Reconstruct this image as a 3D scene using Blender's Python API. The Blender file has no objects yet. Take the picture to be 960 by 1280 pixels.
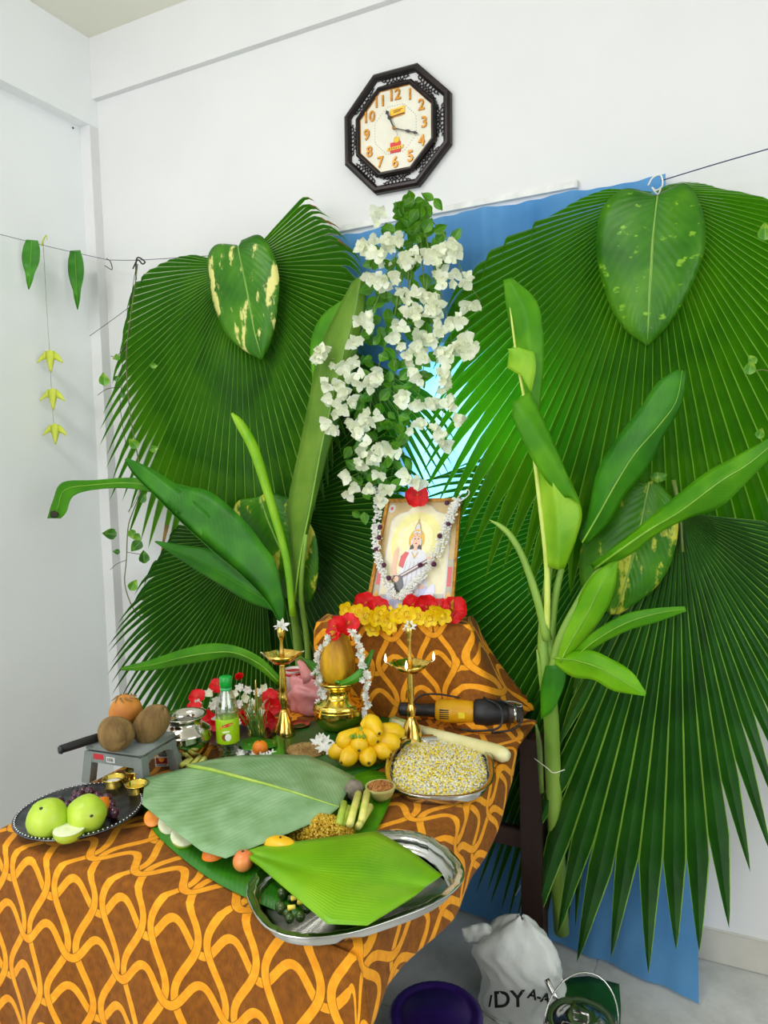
import bpy, bmesh, math, random
from mathutils import Vector, Matrix, Quaternion
import numpy as np
random.seed(7)
rnd = random.Random(11)
SC = bpy.context.scene
COL = SC.collection
PI = math.pi
# ---------------------------------------------------------------- camera
CAM = Vector((2.5374, -2.43146, 1.6))
CR = Vector((0.89762, 0.43998, -0.0265)); CU = Vector((-0.00622, 0.07276, 0.99733)); CF = Vector((-0.44073, 0.89506, -0.06805))
FPX = 915.0
cd = bpy.data.cameras.new('camera'); cam = bpy.data.objects.new('camera', cd); COL.objects.link(cam)
cd.sensor_fit = 'VERTICAL'; cd.sensor_height = 36.0; cd.lens = 36.0 * FPX / 1280.0
cd.clip_start = 0.02; cd.clip_end = 100
mw = Matrix((CR, CU, -CF)).transposed().to_4x4(); mw.translation = CAM
cam.matrix_world = mw
SC.camera = cam
# ---------------------------------------------------------------- world, light, exposure
W_ = bpy.data.worlds.new('world'); SC.world = W_; W_.use_nodes = True
bg = W_.node_tree.nodes['Background']; bg.inputs[0].default_value = (0.95, 0.98, 1.0, 1); bg.inputs[1].default_value = 2.0
def area(name, loc, target, sx, sy, power, color):
    l = bpy.data.lights.new(name, 'AREA'); l.shape = 'RECTANGLE'; l.size = sx; l.size_y = sy; l.energy = power; l.color = color
    o = bpy.data.objects.new(name, l); COL.objects.link(o); o.location = loc
    o.rotation_euler = (Vector(target) - Vector(loc)).to_track_quat('-Z', 'Y').to_euler()
    return o
area('daylight_front_window', (1.1, -5.35, 2.0), (1.6, 0, 1.2), 3.6, 2.2, 138, (0.955, 0.975, 1.0))
area('overhead_fill_light', (0.9, -2.3, 3.38), (1.3, -1.2, 0.8), 1.3, 0.35, 46, (1.0, 0.98, 0.96))  # added overhead fill to brighten the table; no fixture is modelled
area('daylight_side_window', (4.95, -2.3, 1.9), (0.2, -0.9, 1.3), 2.2, 1.6, 52, (0.93, 0.97, 1.0))
area('daylight_behind_curtain', (1.8, 0.75, 1.75), (1.66, -0.3, 1.55), 0.9, 1.1, 165, (1.0, 0.98, 0.92))
vs = SC.view_settings
vs.view_transform = 'Standard'; vs.look = 'None'; vs.exposure = -0.78; vs.gamma = 1.0; vs.use_curve_mapping = False
SC.cycles.use_denoising = True
SC.cycles.max_bounces = 8; SC.cycles.diffuse_bounces = 5; SC.cycles.transparent_max_bounces = 12
SC.cycles.sample_clamp_indirect = 6.0
SC.cycles.caustics_reflective = False; SC.cycles.caustics_refractive = False
# ---------------------------------------------------------------- pixel -> point (a plane of constant Y, Z or X)
def P(px, py, Y=None, Z=None, X=None):
    v = CR * ((px - 480) / FPX) - CU * ((py - 640) / FPX) + CF
    if Y is not None: t = (Y - CAM.y) / v.y
    elif Z is not None: t = (Z - CAM.z) / v.z
    else: t = (X - CAM.x) / v.x
    return CAM + v * t
def K(p): return (Vector(p) - CAM).dot(CF) / FPX          # metres per pixel at p
# ---------------------------------------------------------------- things
WL = {}
def thing(name, label, cat, loc=(0, 0, 0), group=None):
    o = bpy.data.objects.new(name, None); COL.objects.link(o); o.location = loc
    o.empty_display_size = 0.02; o['label'] = label; o['category'] = cat
    if group: o['group'] = group
    WL[o] = Vector(loc); return o
def tag(o, label, cat, group=None, kind=None):
    o['label'] = label; o['category'] = cat
    if group: o['group'] = group
    if kind: o['kind'] = kind
    return o
def link(name, me, parent=None, loc=(0, 0, 0), rot=None, scale=None):
    o = bpy.data.objects.new(name, me); COL.objects.link(o)
    loc = Vector(loc); WL[o] = loc.copy()
    if parent is not None:
        o.parent = parent; o.location = loc - WL[parent]
    else: o.location = loc
    if rot is not None: o.rotation_mode = 'QUATERNION'; o.rotation_quaternion = rot
    if scale is not None: o.scale = (scale,) * 3 if isinstance(scale, (int, float)) else scale
    return o
def meshdata(name, vs_, fs, mats=None, uvs=None, smooth=True, fm=None, attr=None):
    me = bpy.data.meshes.new(name); me.from_pydata([tuple(v) for v in vs_], [], fs)
    if mats is not None:
        for m in (mats if isinstance(mats, (list, tuple)) else [mats]): me.materials.append(m)
    if uvs is not None:
        ul = me.uv_layers.new(name='UVMap'); li = np.empty(len(me.loops), dtype=np.int32); me.loops.foreach_get('vertex_index', li)
        a = np.array(uvs, dtype=np.float32)[li]; ul.data.foreach_set('uv', a.ravel())
    if smooth: me.polygons.foreach_set('use_smooth', [True] * len(me.polygons))
    if fm is not None: me.polygons.foreach_set('material_index', fm)
    me.update(); return me
def mk(name, vs_, fs, mat, parent=None, uvs=None, smooth=True, fm=None, label=None, kind=None):
    vs_ = [Vector(v) for v in vs_]
    c = Vector((0, 0, 0))
    for v in vs_: c += v
    c /= max(1, len(vs_))
    me = meshdata(name, [v - c for v in vs_], fs, mat, uvs, smooth, fm)
    o = link(name, me, parent, c)
    if label: o['label'] = label
    if kind: o['kind'] = kind
    return o
def mod_solid(o, th, off=0.0):
    m = o.modifiers.new('solid', 'SOLIDIFY'); m.thickness = th; m.offset = off; return o
# ---------------------------------------------------------------- geometry helpers returning (verts, faces)
def join(*gs):
    V = []; F = []
    for v, f in gs:
        n = len(V); V += list(v); F += [tuple(i + n for i in q) for q in f]
    return V, F
def g_box(x0, y0, z0, x1, y1, z1, bev=0.0):
    if bev <= 0:
        v = [(x, y, z) for x in (x0, x1) for y in (y0, y1) for z in (z0, z1)]
        return [Vector(a) for a in v], [(0, 1, 3, 2), (4, 6, 7, 5), (0, 4, 5, 1), (2, 3, 7, 6), (0, 2, 6, 4), (1, 5, 7, 3)]
    bm = bmesh.new(); bmesh.ops.create_cube(bm, size=1)
    for v in bm.verts: v.co = Vector(((x0 + x1) / 2 + v.co.x * (x1 - x0), (y0 + y1) / 2 + v.co.y * (y1 - y0), (z0 + z1) / 2 + v.co.z * (z1 - z0)))
    bmesh.ops.bevel(bm, geom=bm.edges[:] , offset=bev, segments=2, affect='EDGES')
    V = [v.co.copy() for v in bm.verts]; bm.verts.index_update(); F = [tuple(v.index for v in f.verts) for f in bm.faces]; bm.free(); return V, F
def g_lathe(prof, c=(0, 0, 0), axis=(0, 0, 1), n=24, lobes=0, lobe_amp=0.0, sx=1.0, sy=1.0):
    c = Vector(c); q = Vector((0, 0, 1)).rotation_difference(Vector(axis).normalized())
    V = []; F = []
    for r, z in prof:
        for i in range(n):
            a = 2 * PI * i / n; rr = r * (1 + lobe_amp * math.cos(lobes * a)) if lobes else r
            V.append(c + q @ Vector((rr * math.cos(a) * sx, rr * math.sin(a) * sy, z)))
    for k in range(len(prof) - 1):
        for i in range(n):
            j = (i + 1) % n; F.append((k * n + i, k * n + j, (k + 1) * n + j, (k + 1) * n + i))
    if prof[0][0] > 1e-6: F.append(tuple(range(n))[::-1])
    if prof[-1][0] > 1e-6: F.append(tuple((len(prof) - 1) * n + i for i in range(n)))
    return V, F
def smooth_pts(pts, sub=6):
    """Catmull-Rom through tuples of any length"""
    pts = [np.array(p, float) for p in pts]
    if len(pts) < 3: 
        return [pts[0] + (pts[-1] - pts[0]) * t / sub for t in range(sub + 1)]
    out = []
    for i in range(len(pts) - 1):
        p0 = pts[i - 1] if i else 2 * pts[0] - pts[1]; p1 = pts[i]; p2 = pts[i + 1]
        p3 = pts[i + 2] if i + 2 < len(pts) else 2 * pts[-1] - pts[-2]
        for k in range(sub):
            t = k / sub
            out.append(0.5 * ((2 * p1) + (-p0 + p2) * t + (2 * p0 - 5 * p1 + 4 * p2 - p3) * t * t + (-p0 + 3 * p1 - 3 * p2 + p3) * t ** 3))
    out.append(pts[-1]); return out
def g_tube(pts, rads, n=8, sub=0, cap=True):
    if isinstance(rads, (int, float)): rads = [rads] * len(pts)
    q = [tuple(p) + (r,) for p, r in zip(pts, rads)]
    if sub: q = smooth_pts(q, sub)
    P3 = [Vector(a[:3]) for a in q]; R = [max(1e-5, float(a[3])) for a in q]
    V = []; F = []; up = None
    for i, p in enumerate(P3):
        d = (P3[min(i + 1, len(P3) - 1)] - P3[max(i - 1, 0)])
        d = d.normalized() if d.length > 1e-9 else Vector((0, 0, 1))
        if up is None:
            up = d.orthogonal().normalized()
        up = (up - d * up.dot(d)); up = up.normalized() if up.length > 1e-6 else d.orthogonal().normalized()
        s = d.cross(up)
        for k in range(n):
            a = 2 * PI * k / n; V.append(p + (up * math.cos(a) + s * math.sin(a)) * R[i])
    for i in range(len(P3) - 1):
        for k in range(n):
            j = (k + 1) % n; F.append((i * n + k, i * n + j, (i + 1) * n + j, (i + 1) * n + k))
    if cap: F.append(tuple(range(n))[::-1]); F.append(tuple((len(P3) - 1) * n + k for k in range(n)))
    return V, F
def g_blob(c, rx, ry, rz, nu=16, nv=10, fn=None, rot=None):
    c = Vector(c); V = []; F = []
    for j in range(nv + 1):
        th = PI * j / nv
        for i in range(nu):
            a = 2 * PI * i / nu; d = Vector((math.sin(th) * math.cos(a), math.sin(th) * math.sin(a), math.cos(th)))
            s = fn(d) if fn else 1.0
            p = Vector((d.x * rx * s, d.y * ry * s, d.z * rz * s))
            V.append(c + (rot @ p if rot is not None else p))
    for j in range(nv):
        for i in range(nu):
            k = (i + 1) % nu; F.append((j * nu + i, (j + 1) * nu + i, (j + 1) * nu + k, j * nu + k))
    return V, F
def g_xf(g, m):
    return [m @ Vector(v) for v in g[0]], g[1]
# ---------------------------------------------------------------- materials
def new_mat(name):
    m = bpy.data.materials.new(name); m.use_nodes = True; nt = m.node_tree; b = nt.nodes['Principled BSDF']; return m, nt, b
def lin(c):
    c = c[:3]
    return tuple(((x / 12.92) if x <= 0.04045 else ((x + 0.055) / 1.055) ** 2.4) for x in c) + (1,)
def rgb(r, g, b): return lin((r / 255, g / 255, b / 255))
def ordw(i): return ['first', 'second', 'third', 'fourth', 'fifth', 'sixth', 'seventh', 'eighth', 'ninth', 'tenth', 'eleventh', 'twelfth', 'thirteenth', 'fourteenth', 'fifteenth', 'sixteenth', 'seventeenth', 'eighteenth', 'nineteenth', 'twentieth', 'twenty first', 'twenty second', 'twenty third', 'twenty fourth', 'twenty fifth', 'twenty sixth', 'twenty seventh'][i]
class NB:
    def __init__(s, nt): s.nt = nt
    def n(s, t, **k):
        x = s.nt.nodes.new(t)
        for a, v in k.items(): setattr(x, a, v)
        return x
    def l(s, a, b): s.nt.links.new(a, b)
    def m(s, op, a, b=None, c=None):
        x = s.n('ShaderNodeMath', operation=op)
        for i, v in enumerate((a, b, c)):
            if v is None: continue
            if isinstance(v, (int, float)): x.inputs[i].default_value = v
            else: s.l(v, x.inputs[i])
        return x.outputs[0]
    def mix(s, f, a, b):
        x = s.n('ShaderNodeMix', data_type='RGBA')
        for i, v in ((0, f), (6, a), (7, b)):
            if isinstance(v, (int, float)): x.inputs[i].default_value = v
            elif isinstance(v, tuple): x.inputs[i].default_value = v
            else: s.l(v, x.inputs[i])
        return x.outputs[2]
    def noise(s, scale, detail=3, vec=None, rough=0.5):
        x = s.n('ShaderNodeTexNoise'); x.inputs['Scale'].default_value = scale; x.inputs['Detail'].default_value = detail; x.inputs['Roughness'].default_value = rough
        if vec is not None: s.l(vec, x.inputs['Vector'])
        return x.outputs[0]
    def ramp(s, f, stops):
        x = s.n('ShaderNodeValToRGB'); e = x.color_ramp.elements
        while len(e) < len(stops): e.new(0.5)
        for i, (p, c) in enumerate(stops): e[i].position = p; e[i].color = c
        s.l(f, x.inputs[0]); return x.outputs[0]
    def bump(s, h, b, strength=0.3, dist=0.01):
        x = s.n('ShaderNodeBump'); x.inputs['Strength'].default_value = strength; x.inputs['Distance'].default_value = dist
        s.l(h, x.inputs['Height']); s.l(x.outputs[0], b.inputs['Normal'])
    def obj(s): return s.n('ShaderNodeTexCoord').outputs['Object']
    def uv(s):
        x = s.n('ShaderNodeTexCoord'); y = s.n('ShaderNodeSeparateXYZ'); s.l(x.outputs['UV'], y.inputs[0]); return x.outputs['UV'], y.outputs[0], y.outputs[1]
def M(name, c1, c2=None, rough=0.5, metal=0.0, scale=20, bump=0.0, bscale=None, spec=0.5, contrast=(0.35, 0.65), coat=0.0, trans=0.0, stretch=None, bdist=0.004, detail=3):
    """two-tone noise material"""
    m, nt, b = new_mat(name); N = NB(nt)
    b.inputs['Roughness'].default_value = rough; b.inputs['Metallic'].default_value = metal
    b.inputs['Specular IOR Level'].default_value = spec; b.inputs['Coat Weight'].default_value = coat; b.inputs['Transmission Weight'].default_value = trans
    vec = N.obj()
    if stretch:
        mp = N.n('ShaderNodeMapping'); mp.inputs['Scale'].default_value = stretch; N.l(vec, mp.inputs[0]); vec = mp.outputs[0]
    if c2 is None: c2 = tuple(x * 0.88 for x in c1[:3]) + (1,)
    f = N.noise(scale, detail, vec); N.l(N.ramp(f, [(contrast[0], c1), (contrast[1], c2)]), b.inputs['Base Color'])
    if bump: N.bump(N.noise(bscale or scale * 2, 4, vec), b, bump, bdist)
    return m
def clear_mat(name, tint=(0.97, 0.99, 0.98, 1), gloss=0.12, rough=0.05):
    m = bpy.data.materials.new(name); m.use_nodes = True; nt = m.node_tree; nt.nodes.remove(nt.nodes['Principled BSDF']); N = NB(nt)
    t = N.n('ShaderNodeBsdfTransparent'); t.inputs[0].default_value = tint; g = N.n('ShaderNodeBsdfGlossy'); g.inputs['Roughness'].default_value = rough
    lw = N.n('ShaderNodeLayerWeight'); lw.inputs[0].default_value = 0.25; f = N.m('ADD', N.m('MULTIPLY', lw.outputs['Facing'], 0.55), gloss * 0.4)
    mx = N.n('ShaderNodeMixShader'); N.l(f, mx.inputs[0]); N.l(t.outputs[0], mx.inputs[1]); N.l(g.outputs[0], mx.inputs[2]); N.l(mx.outputs[0], nt.nodes['Material Output'].inputs[0]); return m
def leaf_mat(name, base, light, dark, rib=None, vein=0.0, veins_n=60, trans=0.25, tcol=None, rough=0.38, spec=0.5, ribw=0.06, edge=False, blotch=None, vangle=0.35, nscale=7, bumpv=0.15):
    """leaf: uv.x across (0..1, .5 = midrib), uv.y along"""
    m, nt, b = new_mat(name); N = NB(nt); uv, u, v = N.uv()
    ob = N.obj()
    col = N.ramp(N.noise(nscale, 3, ob), [(0.3, dark), (0.5, base), (0.72, light)])
    c = N.m('ABSOLUTE', N.m('SUBTRACT', u, 0.5))
    if vein > 0:
        ph = N.m('MULTIPLY', N.m('SUBTRACT', v, N.m('MULTIPLY', c, vangle)), float(veins_n))
        w = N.m('ADD', N.m('MULTIPLY', N.m('SINE', N.m('MULTIPLY', ph, 6.2832)), 0.5), 0.5)
        w = N.m('MULTIPLY', w, N.noise(30, 2, ob))
        col = N.mix(N.m('MULTIPLY', w, vein), col, light)
        if bumpv: N.bump(w, b, bumpv, 0.003)
    if blotch:
        mp = N.n('ShaderNodeMapping'); mp.inputs['Scale'].default_value = blotch[2]; N.l(ob, mp.inputs[0])
        bf = N.ramp(N.noise(1.0, 5, mp.outputs[0], 0.62), [(blotch[1], (0, 0, 0, 1)), (blotch[1] + 0.05, (1, 1, 1, 1))])
        col = N.mix(bf, col, blotch[0])
    if rib:
        f = N.m('LESS_THAN', c, ribw) if not edge else N.m('GREATER_THAN', c, 0.5 - ribw)
        col = N.mix(N.m('MULTIPLY', f, 0.85), col, rib)
    N.l(col, b.inputs['Base Color']); b.inputs['Roughness'].default_value = rough; b.inputs['Specular IOR Level'].default_value = spec
    if trans > 0:
        t = N.n('ShaderNodeBsdfTranslucent'); mx = N.n('ShaderNodeMixShader'); mx.inputs[0].default_value = trans
        tc = N.mix(0.55, col, tcol or light); N.l(tc, t.inputs[0])
        out = nt.nodes['Material Output']; N.l(b.outputs[0], mx.inputs[1]); N.l(t.outputs[0], mx.inputs[2]); N.l(mx.outputs[0], out.inputs[0])
    return m
# ================================================================ ROOM
def wall_mat(name, c, s=3.0):
    return M(name, c, tuple(x * 0.97 for x in c[:3]) + (1,), rough=0.75, scale=s, bump=0.05, bscale=160, spec=0.25, bdist=0.001)
m_wall = wall_mat('white_wall_paint', rgb(224, 224, 224)); m_wall2 = wall_mat('left_wall_paint', rgb(240, 243, 244)); m_ceil = wall_mat('ceiling_paint', rgb(232, 230, 216))
m_floor, nt, b = new_mat('grey_floor_tile'); N = NB(nt); ob = N.obj()
N.l(N.ramp(N.noise(9, 6, ob, 0.65), [(0.3, rgb(176, 177, 172)), (0.55, rgb(196, 197, 192)), (0.8, rgb(206, 206, 202))]), b.inputs['Base Color']); b.inputs['Roughness'].default_value = 0.22
m_skirt = M('beige_skirting_tile', rgb(205, 201, 190), rgb(190, 186, 174), rough=0.25, scale=8)
m_grout = M('tile_grout', rgb(220, 218, 208), rough=0.8)
def struct(name, g, mat, parent=None, smooth=False):
    o = mk(name, g[0], g[1], mat, parent, smooth=smooth)
    if parent is None: o['kind'] = 'structure'
    return o
CEIL = 3.45; X1 = 5.0; Y1 = -5.4
# window opening in the back wall, hidden behind the curtain and the palm leaves
WX0, WX1, WZ0, WZ1 = 1.455, 2.0, 1.15, 1.97
struct('wall_back', join(g_box(-0.3, 0, 0, WX0, 0.15, CEIL), g_box(WX1, 0, 0, X1, 0.15, CEIL), g_box(WX0, 0, 0, WX1, 0.15, WZ0), g_box(WX0, 0, WZ1, WX1, 0.15, CEIL)), m_wall)
struct('wall_left', g_box(-0.3, Y1, 0, -0.06, 0, CEIL), m_wall2)
struct('wall_right', join(g_box(X1, Y1, 0, X1 + 0.15, -3.6, CEIL), g_box(X1, -1.0, 0, X1 + 0.15, 0, CEIL), g_box(X1, -3.6, 0, X1 + 0.15, -1.0, 0.9), g_box(X1, -3.6, 2.8, X1 + 0.15, -1.0, CEIL)), m_wall)
struct('wall_front', join(g_box(-0.3, Y1 - 0.15, 0, -0.8 + 0.0, Y1, CEIL), g_box(3.1, Y1 - 0.15, 0, X1, Y1, CEIL), g_box(-0.8, Y1 - 0.15, 3.1, 3.1, Y1, CEIL), g_box(-0.8, Y1 - 0.15, 0, 3.1, Y1, 0.8)), m_wall)
struct('ceiling', g_box(-0.3, Y1, CEIL, X1, 0, CEIL + 0.1), m_ceil)
# floor: large glossy tiles with their own edges
fl = struct('floor', g_box(-0.3, Y1, -0.06, X1, 0.0, -0.004), m_grout)
tw = 0.6; gap = 0.0016
tv, tf = g_box(-tw / 2 + gap, -tw / 2 + gap, -0.004, tw / 2 - gap, tw / 2 - gap, 0.0, 0)
tme = meshdata('floor_tile', tv, tf, m_floor, smooth=False)
for i in range(9):
    for j in range(9):
        cx_, cy_ = 0.33 + i * tw - 0.3, -0.3 - j * tw
        if cx_ + 0.3 > X1 or cy_ - 0.3 < Y1 - 0.01: continue
        link('tile', tme, fl, (cx_, cy_, 0))
# beams and corner pier
struct('trim_1', g_box(-0.06, -0.026, 3.197, X1, 0.0, CEIL), m_wall)
struct('trim_2', g_box(-0.06, Y1, 3.085, 0.0, 0.0, CEIL), m_wall2)
struct('trim_3', g_box(-0.06, -0.047, 0, 0.0, 0.0, 3.085), m_wall)
# skirting of separate tiles
bb = struct('baseboard_back', g_box(0.0, -0.009, 0.0, X1, 0.0, 0.106), m_grout)
sv, sf = g_box(-0.299, -0.0125, 0.0015, 0.299, -0.009, 0.104, 0.001)
sme = meshdata('skirting_tile', sv, sf, m_skirt, smooth=False)
for i in range(8): link('skirting_tile', sme, bb, (0.31 + 0.6 * i - 0.02, 0, 0))
# window behind the curtain
m_alu = M('white_window_frame', rgb(225, 228, 230), rough=0.35)
m_glass = clear_mat('window_glass')
wn = struct('window_1', join(g_box(WX0, 0.05, WZ0, WX1, 0.10, WZ0 + 0.03), g_box(WX0, 0.05, WZ1 - 0.03, WX1, 0.10, WZ1), g_box(WX0, 0.05, WZ0 + 0.03, WX0 + 0.03, 0.10, WZ1 - 0.03), g_box(WX1 - 0.03, 0.05, WZ0 + 0.03, WX1, 0.10, WZ1 - 0.03)), m_alu)
mk('pane', *g_box(WX0 + 0.03, 0.072, WZ0 + 0.03, WX1 - 0.03, 0.078, WZ1 - 0.03), m_glass, wn, smooth=False)
# nail holes on the left wall
m_dark = M('dark_speck', rgb(60, 60, 60))
p = P(91, 160, X=-0.06); o = mk('wall_plug', *g_lathe([(0.004, 0), (0.004, 0.003), (0, 0.003)], p, (1, 0, 0), 10), m_dark); tag(o, 'tiny dark nail hole at top corner of left wall panel', 'nail')
# ================================================================ CLOCK
m_cblack = M('dark_brown_lacquer', rgb(34, 22, 22), rgb(20, 14, 14), rough=0.35, scale=12, spec=0.3)
m_dial = M('cream_dial', rgb(226, 222, 204), rgb(220, 216, 198), rough=0.4)
m_gold = M('gold_numeral', rgb(206, 142, 24), rgb(170, 108, 16), rough=0.35, metal=0.35, scale=90)
m_hand = M('black_hand', rgb(25, 25, 25), rough=0.4)
m_yel = M('yellow_print', rgb(240, 195, 40)); m_redp = M('red_print', rgb(215, 50, 50)); m_redt = M('dark_red_print', rgb(140, 60, 20))
m_greyp = M('grey_print', rgb(150, 150, 145))
CC = P(495, 162.5, Y=-0.02); CA = 0.204        # apothem
ck = thing('wall_clock', 'octagonal dark framed wall clock with gold numerals hanging above the leaves', 'clock', CC)
TILT = math.radians(-1.0)
def coct(R, y, rot=0.0): 
    return [CC + Vector((R * math.cos(a), y, R * math.sin(a) * 1.0)) for a in [TILT + PI / 8 + i * PI / 4 + rot for i in range(8)]]
def oct_ring(name, A0, A1, y0, y1, mat, bev=0.004):
    k = 1 / math.cos(PI / 8); rings = [(A0, y0), (A0, y1 + bev), (A0 - bev, y1), (A1 + bev, y1), (A1, y1 + bev), (A1, y0)]
    V = []; F = []
    for A, y in rings: V += coct(A * k, y)
    for r in range(len(rings) - 1):
        for i in range(8): j = (i + 1) % 8; F.append((r * 8 + i, r * 8 + j, (r + 1) * 8 + j, (r + 1) * 8 + i))
    return mk(name, V, F, mat, ck, smooth=False)
oct_ring('outer_frame', CA, CA - 0.025, 0.015, -0.012, m_cblack, 0.008)
oct_ring('inner_frame', CA - 0.050, CA - 0.067, 0.002, -0.018, m_cblack, 0.007)
k8 = 1 / math.cos(PI / 8)
mk('backing', coct((CA - 0.02) * k8, 0.006), [tuple(range(8))[::-1]], m_wall, ck, smooth=False)
mk('dial', coct((CA - 0.062) * k8, -0.006), [tuple(range(8))[::-1]], m_dial, ck, smooth=False)
oct_ring('dial_border', CA - 0.064, CA - 0.068, -0.006, -0.010, m_gold, 0.001)
# carved fretwork: one curling panel for each of the eight sides
def fret(i):
    a0 = TILT + i * PI / 4; ux = Vector((-math.sin(a0), 0, math.cos(a0))); ur = Vector((math.cos(a0), 0, math.sin(a0)))
    g = []
    rr = random.Random(i + 5)
    for k in range(-7, 8):
        t = k * 0.0070; 
        for s in (-1, 1):
            rbase = (CA - 0.0255) if s > 0 else (CA - 0.0495)
            hh = 0.013 * (1 - (abs(k) / 8) ** 2 * 0.75)
            pts = []
            ph = rr.uniform(-0.6, 0.6)
            for q in range(6):
                f = q / 5; ang = f * 4.2 + ph
                pts.append(CC + ux * (t + 0.0042 * math.sin(ang) * (1 if k % 2 else -1)) + ur * (rbase - s * hh * f + 0.002 * math.cos(ang)) + Vector((0, 0.001, 0)))
            g.append(g_tube(pts, [0.0027, 0.0024, 0.0022, 0.0022, 0.0020, 0.0026], 4))
    return join(*g)
for i in range(8):
    g = fret(i); mk('fretwork', g[0], g[1], m_cblack, ck)
def text_geo(s, size, ext=0.001, bold=0.0, spacing=1.0, res=3):
    c = bpy.data.curves.new('t', 'FONT'); c.body = s; c.size = size; c.extrude = ext; c.align_x = 'CENTER'; c.align_y = 'CENTER'; c.offset = bold; c.space_character = spacing; c.resolution_u = res
    o = bpy.data.objects.new('t', c); COL.objects.link(o); dg = bpy.context.evaluated_depsgraph_get()
    me = bpy.data.meshes.new_from_object(o.evaluated_get(dg)); V = [v.co.copy() for v in me.vertices]; F = [tuple(p.vertices) for p in me.polygons]
    bpy.data.objects.remove(o); bpy.data.curves.remove(c); bpy.data.meshes.remove(me); return V, F
def text_at(name, s, size, center, ux, uy, mat, parent, ext=0.001, bold=0.0, narrow=1.0, label=None):
    V, F = text_geo(s, size, ext, bold); ux = Vector(ux).normalized(); uy = Vector(uy).normalized(); n = ux.cross(uy)
    return mk(name, [Vector(center) + ux * v.x * narrow + uy * v.y + n * v.z for v in V], F, mat, parent, smooth=False, label=label)
cxv = Vector((math.cos(TILT), 0, math.sin(TILT))); czv = Vector((-math.sin(TILT), 0, math.cos(TILT)))
for h in range(1, 13):
    a = PI / 2 - h * PI / 6; R = 0.113 if h in (12, 6, 3, 9) else 0.119
    c = CC + cxv * (math.cos(a) * R * 0.98) + czv * (math.sin(a) * R) + Vector((0, -0.009, 0))
    text_at('numeral', str(h), 0.052, c, cxv, czv, m_gold, ck, 0.0025, 0.0007, 0.95)
ring = []
for i in range(8):
    a0 = TILT + PI / 8 + i * PI / 4; a1 = a0 + PI / 4
    for k in range(7):
        f = (k + 0.5) / 7; R = 0.086
        q = CC + (Vector((math.cos(a0), 0, math.sin(a0))) * (1 - f) + Vector((math.cos(a1), 0, math.sin(a1))) * f) * R + Vector((0, -0.0065, 0))
        ring.append(g_blob(q, 0.0016, 0.0006, 0.0016, 6, 4))
g = join(*ring); mk('minute_track', g[0], g[1], m_greyp, ck, kind='stuff')
def flat(name, pts, mat, y=-0.0075, th=0.0012, parent=None):
    n = len(pts); V = [CC + cxv * x + czv * z + Vector((0, y, 0)) for x, z in pts] + [CC + cxv * x + czv * z + Vector((0, y - th, 0)) for x, z in pts]
    F = [tuple(range(n)), tuple(range(2 * n - 1, n - 1, -1))] + [(i, n + i, n + (i + 1) % n, (i + 1) % n) for i in range(n)]
    return mk(name, V, F, mat, parent or ck, smooth=False)
def hand(name, ang, L, w):
    d = (math.sin(ang), math.cos(ang)); s = (math.cos(ang), -math.sin(ang))
    prof = [(-0.02, .3), (0, .35), (.45, .3), (.6, 1.0), (.7, .35), (.78, .35), (.86, 1.0), (1.0, .02)]
    pts = [(d[0] * t * L + s[0] * q * w, d[1] * t * L + s[1] * q * w) for t, q in prof] + [(d[0] * t * L - s[0] * q * w, d[1] * t * L - s[1] * q * w) for t, q in prof[::-1]]
    return flat(name, pts, m_hand, -0.017)
hand('hour_hand', math.radians(-24), 0.072, 0.0072); hand('minute_hand', math.radians(111), 0.098, 0.0055)
flat('second_hand', [(-0.0006, 0.02), (0.0006, 0.02), (0.016, -0.03), (0.0145, -0.03)], m_greyp, -0.0195)
mk('hub', *g_lathe([(0.006, 0), (0.006, 0.006), (0, 0.007)], CC + Vector((0, -0.0145, 0)), (0, -1, 0), 12), m_gold, ck)
lb = flat('yellow_label', [(-0.018, 0.038), (0.038, 0.043), (0.038, 0.073), (-0.018, 0.068)], m_yel)
for zz, w_, x_ in ((0.0615, 0.018, 0.012), (0.056, 0.013, 0.010)): flat('print_line', [(x_ - w_, zz - 0.0018), (x_ + w_, zz + 0.0006), (x_ + w_, zz + 0.003), (x_ - w_, zz + 0.001)], m_redt, -0.009, 0.0004, lb)
flat('print_band', [(-0.017, 0.0395), (0.037, 0.0445), (0.037, 0.050), (-0.017, 0.045)], m_redt, -0.009, 0.0004, lb)
lg = flat('red_emblem', [(-0.019, -0.079), (0.021, -0.079), (0.021, -0.044), (-0.019, -0.044)], m_redp)
flat('emblem_ribbon', [(-0.032, -0.070), (0.030, -0.069), (0.033, -0.058), (-0.030, -0.060)], m_yel, -0.009, 0.0006, lg)
mk('emblem_disc', *g_lathe([(0.011, 0), (0.011, 0.001), (0.007, 0.0014), (0, 0.0014)], CC + cxv * 0.006 + czv * -0.038 + Vector((0, -0.009, 0)), (0, -1, 0), 16), m_yel, lg)
for i in range(6): flat('emblem_letter', [(-0.023 + i * 0.0085, -0.067), (-0.019 + i * 0.0085, -0.067), (-0.0195 + i * 0.0085, -0.0615), (-0.0225 + i * 0.0085, -0.0615)], m_redt, -0.0100, 0.0004, lg)
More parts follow.
